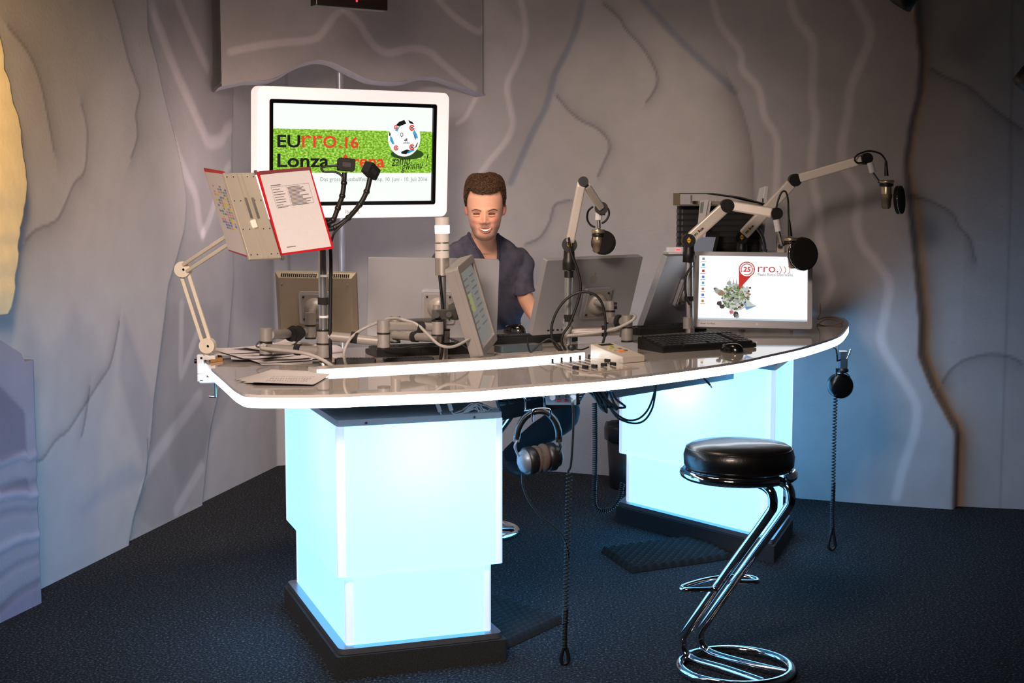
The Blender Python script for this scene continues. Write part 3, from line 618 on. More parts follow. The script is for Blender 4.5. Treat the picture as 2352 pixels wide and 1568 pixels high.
for i in range(260):
    a = rr_.random()*2*pi; r = .064*math.sqrt(rr_.random()); k = rr_.choice((0, 0, 0, 1, 1, 4, 5, 5, 2, 6)); n = rr_.choice((4, 5, 6)); q = rr_.uniform(.003, .010)
    polyf(pats[k], [(gx+r*math.cos(a)+q*rr_.uniform(.5, 1.2)*math.cos(2*pi*j/n), gz+r*math.sin(a)+q*rr_.uniform(.4, 1)*math.sin(2*pi*j/n)) for j in range(n)], yy+.0005-.000002*i)
for dx, dz, q, k in ((-.085, .03, .014, 1), (-.07, .02, .016, 6), (-.095, .038, .008, 2), (-.075, -.03, .014, 2), (-.062, -.045, .012, 2), (-.02, -.07, .012, 7), (.0, -.082, .014, 2), (.008, -.09, .012, 1), (.05, .038, .013, 4), (.058, .03, .007, 2), (.064, .045, .006, 2), (.055, -.035, .018, 3), (-.03, .065, .012, 1), (-.012, .06, .01, 4), (.0, .055, .01, 1)):
    n = 7; polyf(pats[k], [(gx+dx+q*rr_.uniform(.6, 1.2)*math.cos(2*pi*j/n), gz+dz+q*rr_.uniform(.6, 1.2)*math.sin(2*pi*j/n)) for j in range(n)], yy-.0004)
polyf(pats[4], [(gx+.045, gz-.005), (gx+.075, gz-.03), (gx+.095, gz-.04), (gx+.05, gz-.05)], yy-.0005); polyf(pats[3], [(gx+.04, gz-.045), (gx+.095, gz-.04), (gx+.05, gz-.06)], yy-.0006)
for dx in (-.032, -.012, .002): polyf(pats[1], [(gx+dx-.003, gz+.06), (gx+dx+.003, gz+.06), (gx+dx+.0005, gz+.094)], yy-.0005)
for q, (nm, c) in zip(pats, cl): q.build('screen_picture', EMS(nm, c, .8), scE, local=True, kind='stuff')
for i, c in enumerate(((150, 160, 175), (70, 160, 200), (200, 40, 40), (60, 150, 220), (90, 190, 220), (210, 110, 70), (60, 130, 220), (200, 150, 60))):
    x, z = V(.04, .05+.094*i); q = MB(); q.box((x, yy, z), (.0115, .0006, .0115)); q.box((x, yy, z-.0125), (.022, .0004, .0022)); q.build('screen_icon', EMS('icon%d' % i, c, .7), scE, local=True, kind='stuff')
q = MB(); q.box((0, yy, V(0, .985)[1]), (.494, .0006, .0095)); q.build('screen_picture', EMS('screen_taskbar', (200, 220, 236), .8), scE, local=True)
q = MB(); disc(q, .02, -.162, .005, -.0006, 14); disc(q, .021, -.1555, .002, -.0006, 8, .6, 1); q.build('emblem', WHITEP, mE, local=True, kind='stuff')
q = text_mb('Kanal  Co-Mod', .0105, pl(-.235, -.167, -.0004)); q.build('lettering', mat('dark_print', (60, 56, 52), .6), mE, local=True, kind='stuff')
# tilted touch monitor
TR_ = EUL((-.262, -.129, 1.399)); mT = thing('monitor', 'tilted grey touch monitor turned sideways between the two silver monitors', 'monitor', (-.129, 5.499, 1.209), TR_)
w, h = .29, .355; TC = mat('grey_touch_casing', (138, 134, 132), .45, .2, noise=.03)
ring_frame(rrect(w, h, .012, 4), rrect(w-.052, h-.062, .003, 4), 0, .02).build('bezel', TC, mT, .003, local=True)
MB().prism(rrect(w, h, .012, 4), -.052, -.018, XZ).build('back_cover', TC, mT, .006, local=True)
sT = MB().box((0, .012, 0), (w-.05, .004, h-.06)).build('screen', EMS('screen_dim', (150, 150, 146), .5), mT, local=True)
q = MB()
for i in range(9):
    for j in range(2): q.box((-.06+.12*j, .0092, .11-.024*i), (.09-.02*((i+j) % 3), .0006, .006))
q.build('screen_picture', EMS('screen_lines', (116, 118, 116), .45), sT, local=True, kind='stuff')
q = MB(); q.box((-.05, .0088, .02), (.05, .0006, .07)); q.build('screen_picture', EMS('screen_note', (178, 182, 110), .5), sT, local=True)
MB().lathe([(.06, 0), (.058, .012), (.04, .02)], 20, Matrix.Translation((0, .052, 0)) @ Matrix.Rotation(-pi/2, 4, 'X')).build('swivel', GREYM, mT, local=True)
# ================================================================ poles, arms, microphones
def quadM(pts): return [Vector(p) for p in pts]
def bil(q, u, v): return (q[0]*(1-u)+q[1]*u)*(1-v)+(q[3]*(1-u)+q[2]*u)*v      # TL TR BR BL
def qslab(mb, q, t, off=0.0):                # slab of thickness t behind a quad, shifted off towards the viewer
    n = (q[1]-q[0]).cross(q[3]-q[0]).normalized(); n = n if n.y > 0 else -n
    a = [p-n*off for p in q]; b = [p+n*(t-off) for p in q]
    return mb.add(a+b, [(0, 3, 2, 1), (4, 5, 6, 7)]+[(k, (k+1) % 4, (k+1) % 4+4, k+4) for k in range(4)])
def strap(par, p0, p1, r, name='strap', m=None): return MB().cyl(p0, p1, r, seg=18).build(name, m or VELCRO, par, .001)
def joint(par, x, y0, y1, Y, r=.0235, rings=(), name='arm_joint'):
    o = MB().cyl(W(x, y1, Y), W(x, y0, Y), r, seg=20).build(name, GREYM, par, .0015)
    for yr in rings: MB().cyl(W(x, yr+2, Y), W(x, yr-2, Y), r+.0008, seg=20).build('ring', BLACK, o)
    return o
def arm(par, p0, p1, r=.0185, m=None, name='arm_tube'): return MB().cyl(p0, p1, r, r*.93, seg=18).build(name, m or GREYM, par)
def up(p, dz): return Vector((p[0], p[1], p[2]+dz))
# ---- left pole
b0 = Vector((-.69, 5.235, 1.0)); pl1 = thing('monitor_pole', 'tall chrome pole left of the desk centre with grey swivel arms and camera clamp', 'pole', b0)
MB().lathe([(.028, 0), (.028, .03), (.022, .034)], 20, Matrix.Translation(b0)).build('foot', STEEL, pl1)
MB().cyl(b0, (b0.x, b0.y, 1.545), .0158, seg=20).build('pole', POLE, pl1)
for y0, y1 in ((553, 571), (683, 699)): strap(pl1, W(742, y1, 5.235), W(742, y0, 5.235), .0195)
for y in (633, 727): strap(pl1, W(744, y+2.5, 5.235), W(744, y-2.5, 5.235), .0185, 'cable_tie', WHITEP)
joint(pl1, 743, 757, 788, 5.235, .0255, (758, 789), 'collar'); joint(pl1, 743, 791, 822, 5.235, .0255, (822,), 'collar')
MB().cyl(W(735, 829, 5.2), W(718, 829, 5.2), .009, seg=10).build('knob', BLACK, pl1)
joint(pl1, 611, 786, 813, 5.30, .0235, (786, 814)); joint(pl1, 611, 754, 783, 5.30, .0235)
arm(pl1, W(733, 806, 5.235), W(622, 800, 5.30), .0175)
joint(pl1, 713, 748, 774, 5.72, .022, (747, 776)); arm(pl1, W(620, 769, 5.30), W(703, 762, 5.72), .0175)
joint(pl1, 713, 718, 745, 5.72, .022); arm(pl1, W(713, 730, 5.72), W(722, 700, 5.86), .015, GREYM, 'head')
for x in (672, 684): strap(pl1, W(x-6, 770, 5.5), W(x+4, 762, 5.53), .027)
strap(pl1, W(678, 802, 5.26), W(690, 803, 5.255), .021); strap(pl1, W(806, 774, 5.215), W(821, 776, 5.215), .021)
joint(pl1, 881, 766, 798, 5.205, .0235, (765, 799)); joint(pl1, 881, 735, 763, 5.205, .0235); arm(pl1, W(755, 772, 5.235), W(870, 783, 5.205), .0185)
arm(pl1, W(892, 749, 5.205), W(995, 751, 5.30), .0175); joint(pl1, 1005, 737, 768, 5.30, .0225, (736, 769)); strap(pl1, W(955, 751, 5.26), W(971, 751, 5.275), .0215)
MB().bar(W(996, 722, 5.30), W(1046, 721, 5.40), .022, .036, (0, 0, 1)).build('head', mat('dark_grey_joint', (92, 90, 88), .45, .3), pl1, .003)
MB().cyl(W(1002, 723, 5.27), W(1002, 723, 5.255), .012, seg=8).build('knob', BLACK, pl1); MB().cyl(W(1031, 722, 5.36), W(1031, 722, 5.335), .011, seg=14).build('bolt', BLACK, pl1)
MB().bar(W(1040, 718, 5.40), W(1064, 705, 5.45), .03, .06, (0, 0, 1)).build('mount_plate', mat('dark_grey_joint', (92, 90, 88), .45, .3), pl1, .002)
MB().tube(catmull([W(757, 545, 5.23), W(760, 600, 5.225), (W(759, 690, 5.225)), W(758, 760, 5.222), W(759, 812, 5.225), W(757, 836, 5.24)], 6), .0065, 8).build('cable', CABLE, pl1)
MB().tube(catmull([W(612, 795, 5.27), W(604, 792, 5.275), W(603, 799, 5.27), W(640, 803, 5.25), W(690, 809, 5.21), W(720, 817, 5.2), W(748, 830, 5.19), W(766, 843, 5.2)], 6), .007, 8).build('cable', GCABLE, pl1)
MB().tube(catmull([W(868, 740, 5.22), W(838, 753, 5.24), W(812, 770, 5.2), W(797, 790, 5.16), W(790, 812, 5.15), W(793, 832, 5.17), W(798, 843, 5.19)], 6), .0055, 8).build('cable', GCABLE, pl1)
MB().tube(catmull([W(885, 733, 5.22), W(905, 731, 5.25), W(925, 734, 5.27), W(958, 745, 5.25), W(985, 770, 5.25), W(1010, 792, 5.25), W(1040, 796, 5.28), W(1075, 780, 5.36), W(1098, 764, 5.5)], 6), .0055, 8).build('cable', GCABLE, pl1)
# ---- pole of the signal light
b0 = Vector((-.262, 5.45, 1.0)); pl2 = thing('signal_light_pole', 'thin chrome pole behind the light bar carrying the signal light and rear monitor arm', 'pole', b0)
MB().cyl(b0, W(1017, 632, 5.45), .0125, seg=18).build('pole', POLE, pl2); MB().cyl(b0, up(b0, .10), .0165, seg=18).build('sleeve', STEEL, pl2)
joint(pl2, 1020, 757, 787, 5.45, .022, (757, 788), 'collar'); arm(pl2, W(1010, 777, 5.45), W(905, 770, 5.62), .017); joint(pl2, 908, 725, 784, 5.64, .02, (785,)); arm(pl2, W(915, 742, 5.64), W(1000, 737, 5.78), .016, mat('dark_grey_joint', (92, 90, 88), .45, .3))
strap(pl2, W(947, 773, 5.55), W(960, 774, 5.535), .02); joint(pl2, 1003, 700, 742, 5.79, .016)
MB().tube(catmull([W(1009, 632, 5.42), W(1013, 670, 5.42), W(1016, 700, 5.425), W(1018, 760, 5.42), W(1016, 800, 5.42), W(1011, 832, 5.44)], 6), .005, 8).build('cable', CABLE, pl2)
sl = thing('signal_light', 'slim frosted signal light tower with one lit blue-white band', 'lamp', W(1016, 630, 5.45))
FR = mat('frosted_plastic', (206, 200, 198), .35, noise=.02); r_ = .0275
def seg_(y0, y1, nm, m, r=r_): return MB().cyl(W(1016, y1, 5.45), W(1015.5, y0, 5.45), r, seg=24).build(nm, m, sl, .001)
seg_(592, 632, 'base', mat('satin_aluminium_base', (186, 180, 174), .35, .7)); seg_(536, 556, 'band', FR); seg_(559, 574, 'band', FR); seg_(576, 592, 'band', FR); seg_(499, 517, 'band', FR)
seg_(555, 560, 'gasket', STEEL, .0255); seg_(573, 577, 'gasket', STEEL, .0255); seg_(517, 536, 'lit_band', EM('lit_blue_white', (205, 225, 255), 3.0), .028)
# ---- action cameras on the left pole
def cam_arm(label, pts, Yd, box, rot, cable):
    t = thing('action_camera', label, 'camera', W(*pts[0], Yd))
    p = [W(x, y, Yd) for x, y in pts]; g = MB().tube(catmull(p, 6), .0092, 10); 
    g.build('gooseneck_arm', BLACK, t)
    for q in p[1:-1]: MB().ball(q, .0118, seg=12, rings=8).build('knuckle', BLACK, t)
    M = Matrix.Translation(W(*box, Yd)) @ EUL(rot).to_4x4()
    b = MB().prism(rrect(.062, .044, .006), -.016, .016, M @ XZ).build('camera_body', BLACKM, t, .002)
    MB().lathe([(.012, 0), (.012, .01), (.009, .012)], 16, M @ Matrix.Translation((.014, .016, .006)) @ Matrix.Rotation(-pi/2, 4, 'X')).build('lens', BLACK, b)
    MB().box((0, -.0165, -.002), (.03, .001, .016), M).build('rear_panel', mat('dark_grey_panel', (46, 46, 48), .4), b)
    if cable: MB().tube(catmull([W(x, y, Yd-.01) for x, y in cable], 6), .0042, 7).build('cable', CABLE, t)
cam_arm('black action camera on the upright knuckled arm left of its twin', [(752, 512), (765, 505), (776, 478), (786, 450), (790, 420), (791, 396)], 5.2, (795, 378), (-.1, .08, .25), [(776, 380), (750, 382), (738, 386), (745, 394), (770, 395), (785, 404), (788, 415)])
cam_arm('black action camera leaning right at the tip of the curved arm', [(748, 527), (770, 522), (800, 500), (826, 470), (842, 440), (850, 408)], 5.18, (852, 392), (.2, .5, 1.1), [(826, 470), (790, 512), (768, 535), (760, 560)])
jw = thing('clamp', 'black ribbed jaw clamp gripping the top of the left pole', 'clamp', W(742, 525, 5.23))
MB().prism(rrect(.07, .026, .006), -.02, .02, Matrix.Translation(W(738, 512, 5.23))).build('jaw', BLACK, jw, .003); MB().prism(rrect(.07, .022, .006), -.008, .008, Matrix.Translation(W(737, 524, 5.21))).build('jaw', BLACK, jw, .003)
for x in (718, 728, 738, 748): MB().ball(W(x, 513, 5.205), .009, seg=10, rings=6).build('grip_rib', BLACK, jw)
MB().cyl(W(742, 503, 5.22), W(742, 508, 5.22), .016, seg=14).build('knob', BLACK, jw)
# ---- microphone arms
ARMM = mat('pale_satin_arm', (222, 214, 206), .4, .25, noise=.02)
YEL = mat('yellow_print', (236, 178, 40), .5)
def mic_arm(label, base, pole_r, ppx, hub, lower, upper, Y0, Y1, Y2, logo, straps=(), aw=(.052, .04)):
    t = thing('microphone_boom', label, 'microphone boom', base)
    MB().cyl(base, W(*ppx, Y0), pole_r, seg=20).build('pole', POLE, t)
    MB().cyl(base, up(base, .03), pole_r*1.25, seg=20).build('foot', STEEL, t)
    for (x, ya, yb, r, nm, mm) in straps: MB().cyl(W(x, yb, Y0), W(x, ya, Y0), r, seg=20).build(nm, mm, t, .001)
    (hx, ha, hb, hr) = hub
    MB().lathe([(hr*.92, 0), (hr, .004), (hr, .5), (hr*.86, .62), (hr*.8, 1)], 20, Matrix.Translation(W(hx, hb, Y0)) @ Matrix.Diagonal((1, 1, (W(hx, ha, Y0)-W(hx, hb, Y0)).z, 1))).build('swivel_base', BLACK, t)
    L0, L1 = W(*lower[0], Y0), W(*lower[1], Y1); U0, U1 = W(*upper[0], Y1), W(*upper[1], Y2)
    ax = (L1-L0).cross(Vector((0, 1, 0))); side = Vector((0, 1, 0))
    bj = MB(); bj.cyl(L0-side*.024, L0+side*.024, .03, seg=22); j0 = bj.build('base_joint', BLACK, t, .003)
    yl = MB(); c = L0-side*.0245; yl.add([c+Vector(v)*.014 for v in ((-.7, 0, .2), (.7, 0, .2), (.0, 0, 1.1))], [(0, 1, 2)]); yl.add([c+Vector(v)*.014 for v in ((-.7, 0, 0), (.7, 0, 0), (.0, 0, -.9))], [(0, 1, 2)]); yl.build('emblem', YEL, j0, kind='stuff')
    d0 = (L1-L0).normalized(); d1 = (U1-U0).normalized()
    s0 = MB().bar(L0+d0*.018, L1-d0*.012, aw[0], aw[1], (0, 1, 0)).build('lower_arm', ARMM, t, .007, 3)
    MB().bar(U0+d1*.012, U1-d1*.018, aw[0]*.86, aw[1]*.85, (0, 1, 0)).build('upper_arm', ARMM, t, .007, 3)
    MB().cyl((L1+U0)/2-side*.024, (L1+U0)/2+side*.024, aw[0]*.58, seg=22).build('elbow', BLACK, t, .003)
    MB().cyl(U1-side*.022, U1+side*.022, .026, seg=20).build('end_joint', BLACK, t, .003); MB().cyl(U1, up(U1, -.028), .0165, seg=18).build('end_collar', BLACK, t, .002)
    if logo:
        x_ = d0; zax = Vector((0, -1, 0)); zax = (zax-x_*zax.dot(x_)).normalized(); y_ = zax.cross(x_)
        for tx, a, b, m_ in (('m', .035, .052, BLACK), ('/', .052, .062, YEL), ('ka', .060, .088, BLACK)):
            text_fit(tx, a, b, .013 if tx != 'm' else .010, Mx(L0+zax*(aw[1]/2+.0006)-y_*.006, x_, y_), bold=.03).build('lettering', m_, s0, kind='stuff')
    return U1
def microphone(label, Y, white, stem, ring, rr, body, br, popc, popr, poprot, xlr, cable, col=(186, 172, 150)):
    t = thing('microphone', label, 'microphone', W(*white[0], Y))
    w = lambda p: W(*p, Y); CH = mat('champagne_metal', (196, 180, 156), .32, .8)
    MB().cyl(w(white[0]), w(white[1]), .0145, seg=18).build('mount_socket', WHITEP, t, .002); MB().cyl(w(stem[0]), w(stem[1]), .007, seg=12).build('stem', STEEL, t)
    c = w(ring); tor = MB().lathe([(rr, -.007), (rr+.003, 0), (rr, .007), (rr-.007, .007), (rr-.007, -.007), (rr, -.007)], 22, Matrix.Translation(c), cap=False); tor.build('shock_mount', CH, t)
    MB().lathe([(rr*.93, -.022), (rr*.98, -.016), (rr*.98, -.009), (rr*.7, -.008)], 22, Matrix.Translation(c)).build('shock_ring', BLACK, t)
    MB().cyl(w(stem[1]), c+Vector((0, 0, -.012)), .006, seg=8).build('bracket', BLACK, t)
    p0, p1 = w(body[0]), w(body[1]); R = frame(p1-p0).to_4x4(); R.translation = p0; L = (p1-p0).length
    MB().lathe([(br*.7, 0), (br, L*.12), (br, L*.45)], 22, R).build('body', CH, t); MB().lathe([(br*1.12, L*.45), (br*1.12, L*.62), (br*1.0, L*.63), (br*.93, L*.92), (br*.6, L)], 22, R).build('grille', mat('bronze_grille', (150, 136, 118), .35, .8, bump=.5, bscale=900), t)
    pc = w(popc); Rp = EUL(poprot).to_4x4(); Rp.translation = pc
    pf = MB().lathe([(popr*.86, -.016), (popr*.98, -.012), (popr, 0), (popr*.98, .012), (popr*.86, .016)], 26, Rp).build('pop_filter', mat('black_foam', (12, 12, 13), .95, noise=.3, scale=300, bump=.5, bscale=400), t)
    MB().tube([Rp @ Vector((popr*1.0*math.cos(a), popr*1.0*math.sin(a), .004)) for a in [pi*.5+k*pi/10 for k in range(11)]], .0016, 6).build('wire_rim', CHROME, pf)
    if xlr: MB().cyl(w(xlr[1]), w(xlr[0]), .0105, .006, 14).build('plug', BLACK, t)
    for cb in cable: MB().tube(catmull([W(x, y, Y-.012) for x, y in cb], 6), .0042, 8).build('cable', CABLE, t)
dgr = mat('grey_collar', (140, 138, 137), .45, .2)
mic_arm('white microphone arm standing nearly upright in front of the man', Vector((.222, 5.74, 1.0)), .0165, (1306, 610), (1307, 575, 620, .0265), ((1308, 562), (1337, 415)), ((1342, 418), (1381, 478)), 5.74, 5.63, 5.82, False,
    [(1307, 622, 637, .019, 'sleeve', BLACK), (1306, 722, 738, .0195, 'strap', VELCRO), (1304, 750, 775, .0215, 'collar', dgr)], (.033, .05))
microphone('studio microphone with round black pop filter hanging right of the man', 5.82, ((1375, 488), (1375, 505)), ((1375, 505), (1376, 524)), (1374, 531), .026, ((1374, 526), (1371, 580)), .0195, (1386, 557), .05, (1.45, 0, -.35), None,
    [[(1362, 474), (1351, 485), (1349, 503), (1356, 516), (1367, 522)], [(1386, 472), (1396, 479), (1399, 492), (1392, 506), (1382, 513)]])
mic_arm('white microphone arm bent low over the bright front monitor', Vector((.805, 6.48, 1.0)), .0175, (1583, 600), (1582, 558, 602, .0275), ((1581, 552), (1667, 474)), ((1672, 471), (1783, 490)), 6.48, 6.46, 6.42, True,
    [(1582, 680, 691, .0205, 'strap', VELCRO), (1580, 728, 754, .0225, 'collar', dgr)])
microphone('studio microphone with large black pop filter above the bright front monitor', 6.40, ((1783, 504), (1788, 531)), ((1788, 531), (1797, 563)), (1816, 549), .03, ((1816, 549), (1822, 616)), .021, (1844, 583), .0745, (1.45, 0, .42), ((1812, 505), (1815, 543)),
    [[(1783, 478), (1788, 458), (1796, 441), (1805, 441), (1810, 460), (1811, 490), (1812, 506)]])
mic_arm('white microphone arm reaching farthest right, high above the desk end', Vector((1.115, 6.95, 1.0)), .0175, (1703, 580), (1703, 545, 590, .0275), ((1702, 545), (1822, 416)), ((1829, 411), (1990, 364)), 6.95, 6.85, 6.7, True)
microphone('studio microphone at the far right tip of the longest arm', 6.68, ((1998, 373), (2004, 396)), ((2003, 395), (2018, 417)), (2036, 417), .033, ((2036, 417), (2035, 480)), .0235, (2066, 459), .066, (1.5, 0, 1.1), ((2035, 370), (2036, 404)),
    [[(1988, 372), (1970, 374), (1963, 365), (1972, 354), (1995, 347), (2020, 352), (2033, 366), (2036, 380)]])
# monitor arm right of the man
mr = thing('monitor_support', 'grey swivel arm holding the silver monitor right of the man', 'monitor support', W(1316, 770, 5.74))
arm(mr, W(1314, 764, 5.74), W(1425, 760, 5.70), .018); joint(mr, 1440, 752, 782, 5.68, .0225, (751, 783)); joint(mr, 1440, 724, 750, 5.68, .0225); arm(mr, W(1432, 738, 5.68), W(1405, 737, 5.80), .018); joint(mr, 1402, 715, 742, 5.82, .0195, (741,)); joint(mr, 1402, 691, 713, 5.82, .0195, (714,)); arm(mr, W(1402, 702, 5.82), W(1368, 694, 5.90), .014)
MB().cyl(W(1417, 702, 5.80), W(1410, 702, 5.80), .014, seg=12).build('knob', BLACK, mr); strap(mr, W(1382, 760, 5.71), W(1393, 760, 5.71), .0225); strap(mr, W(1418, 737, 5.70), W(1425, 738, 5.69), .026)
MB().tube(catmull([W(1294, 800, 5.70), W(1292, 785, 5.70), W(1300, 772, 5.69), W(1330, 768, 5.68), W(1380, 762, 5.67), W(1420, 752, 5.65), W(1450, 737, 5.64), W(1459, 727, 5.65), W(1452, 722, 5.70)], 6), .006, 8).build('cable', GCABLE, mr)
for nm, lab, pts in (('microphone_cable', 'black cable arching in a high loop left of the upright microphone arm', [(1384, 790), (1389, 770), (1391, 740), (1384, 700), (1368, 678), (1340, 670), (1310, 680), (1285, 705), (1269, 740), (1267, 770), (1276, 795), (1290, 808)]),
        ('microphone_cable', 'black cable running down beside the upright microphone arm', [(1306, 545), (1312, 580), (1326, 618), (1334, 660), (1325, 700), (1308, 745), (1295, 765), (1290, 785), (1300, 806)]),
        ('microphone_cable', 'black cable looping behind the left edge of the bright front monitor', [(1590, 610), (1578, 628), (1573, 650), (1576, 680), (1584, 700)])):
    Yc = 5.66 if 'bright' not in lab else 6.42
    tag(MB().tube(catmull([W(x, y, Yc) for x, y in pts], 8), .0052, 8).build(nm, CABLE), lab, 'cable')
# ---- document holder on its cream arm
dh = thing('document_holder', 'cream articulated arm clamped to the left desk end holding red framed pages', 'document holder', (-1.15, 5.39, .9))
pm = Matrix.Translation((-.876, 4.863, 1.558)) @ EUL((-.515, -.019, .683)).to_4x4()
ALP = mat('sand_aluminium_plate', (178, 170, 157), .42, .4, noise=.02)
pq = [pm @ Vector(v) for v in ((-.06, 0, .165), (.06, 0, .165), (.06, 0, -.165), (-.06, 0, -.165))]
back_ = qslab(MB(), pq, .012).build('plate', ALP, dh, .002)
for u in (.42, .56): qslab(MB(), [bil(pq, u, .01), bil(pq, u+.02, .01), bil(pq, u+.02, .99), bil(pq, u, .99)], .002, .003).build('rib', ALP, back_)
for v in (.0, 1.0): MB().bar(bil(pq, 1.0, v), bil(pq, 1.06, v), .016, .016).build('corner_cap', mat('dark_grey_joint', (92, 90, 88), .45, .3), back_, .003)
ho = MB()
for u, v in [(x, y) for y in (.05, .33, .66, .95) for x in (.08, .28, .72, .92)]: c_ = bil(pq, u, v); n_ = (pq[1]-pq[0]).cross(pq[3]-pq[0]).normalized(); n_ = -n_ if n_.y > 0 else n_; ho.cyl(c_, c_+n_*.0012, .0022, seg=7)
ho.build('screw_holes', BLACKM, back_, kind='stuff')
for u in (.40, .62): qslab(MB(), [bil(pq, u, .30), bil(pq, u+.08, .30), bil(pq, u+.08, .54), bil(pq, u, .54)], .003, .004).build('bracket', STEEL, back_)
RED = mat('red_plastic_frame', (190, 24, 36), .35, noise=.05)
def page(q, nm, pr, of=.0):
    fr_ = qslab(MB(), q, .004).build('page_frame', RED, dh, label=nm)
    pg = [bil(q, .04, .045), bil(q, .97, .03), bil(q, .955, .975), bil(q, .03, .98)]
    qslab(MB(), pg, .001, .0015+of).build('page', PAPER, fr_)
    for m_, cells in pr:
        d = MB()
        for (u0, v0, u1, v1) in cells: qslab(d, [bil(pg, u0, v0), bil(pg, u1, v0), bil(pg, u1, v1), bil(pg, u0, v1)], .0003, .0021+of)
        d.build('print', m_, fr_, kind='stuff')
rm = Matrix.Translation((-.749, 4.996, 1.573)) @ EUL((-.365, -.087, .70)).to_4x4(); rq = [rm @ Vector((x*.215, 0, z*.305)) for x, z in ((-.5, .5), (.5, .5), (.5, -.5), (-.5, -.5))]
INK = mat('ink_print', (96, 92, 96), .8); rr_ = random.Random(3)
ln = [(.14, .145, .34, .155)]+[(.46, .19+.0165*i, .46+rr_.uniform(.2, .42), .198+.0165*i) for i in range(15)]+[(.16, .2+.033*i, .16+rr_.uniform(.12, .24), .208+.033*i) for i in range(8)]+[(.14, .17+.25*k, .9, .173+.25*k) for k in range(2)]+[(.14, .17, .143, .42), (.9, .17, .903, .42), (.44, .17, .443, .42), (.12, .93, .3, .94)]
page(rq, 'red framed page with a printed table', [(INK, ln)])
dv = ((W(467, 392, 5.06)-pq[0])+(W(525, 568, 5.02)-pq[3]))/2; lq = [pq[0]+dv, pq[0]+Vector((0, .006, .004)), pq[3]+Vector((0, .006, .004)), pq[3]+dv]
cols = [('print_yellow', (214, 200, 70)), ('print_blue', (110, 130, 190)), ('print_pink', (206, 150, 160)), ('print_green', (140, 176, 120)), ('print_grey', (150, 146, 150))]
cells = [[] for _ in cols]
for i in range(16):
    for j in range(6):
        if rr_.random() < .7: cells[rr_.randrange(5)].append((.2+.12*j, .16+.035*i, .3+.12*j, .185+.035*i))
page(lq, 'red framed page with a coloured timetable', [(mat(n, c, .8), ce) for (n, c), ce in zip(cols, cells)], .0005)
qslab(MB(), [bil(rq, .04, .0), bil(rq, 1, .0), bil(rq, 1, .04), bil(rq, .04, .04)], .006, .0025).build('page_tab', mat('red_clear_tab', (120, 60, 62), .3), dh)
j1, j2, j3 = W(477, 793, 5.40), W(421, 618, 5.40), W(558, 528, 5.06)
def disc_joint(c, r, nm='arm_joint'):
    o = MB().cyl(c-Vector((0, .022, 0)), c+Vector((0, .022, 0)), r, seg=26).build(nm, CREAM, dh, .005); MB().cyl(c-Vector((-.006, .026, 0)), c-Vector((-.006, .02, 0)), .0045, seg=10).build('screw', CHROME, o)
disc_joint(j1, .029); disc_joint(j2, .030); disc_joint(j3, .025)
for a, b in ((j1, j2), (j2, j3)):
    d = (b-a).normalized(); n = d.cross(Vector((0, 1, 0))).normalized()
    for s in (-1, 1): MB().bar(a+n*.014*s+d*.02, b+n*.014*s-d*.02, .013, .02, (0, 1, 0)).build('arm_bar', CREAM, dh, .002)
MB().bar(j3, bil(pq, .5, .6)+Vector((0, -.012, 0)), .03, .02, (0, 1, 0)).build('head', CREAM, dh, .004)
MB().cyl(j1, W(474, 822, 5.40), .011, seg=12).build('post', CREAM, dh)
cl_ = MB(); c0 = W(470, 818, 5.40); cl_.box(c0+Vector((-.012, 0, -.028)), (.026, .05, .075)); cl_.box(c0+Vector((.015, 0, -.004)), (.06, .05, .016)); cl_.box(c0+Vector((.012, 0, -.092)), (.06, .05, .016)); cl_.box(c0+Vector((-.012, 0, -.08)), (.026, .05, .03))
cl_.build('clamp', mat('white_enamel_clamp', (214, 216, 220), .35), dh, .004)
MB().cyl(W(455, 829, 5.40), W(447, 829, 5.40), .009, seg=10).build('knob', BLACK, dh)
sc_ = MB(); sc_.cyl(W(494, 866, 5.40), W(495, 912, 5.40), .0045, seg=10); sc_.build('clamp_screw', CHROME, dh); MB().cyl(W(480, 911, 5.40), W(498, 912, 5.40), .003, seg=8).build('clamp_handle', CHROME, dh)
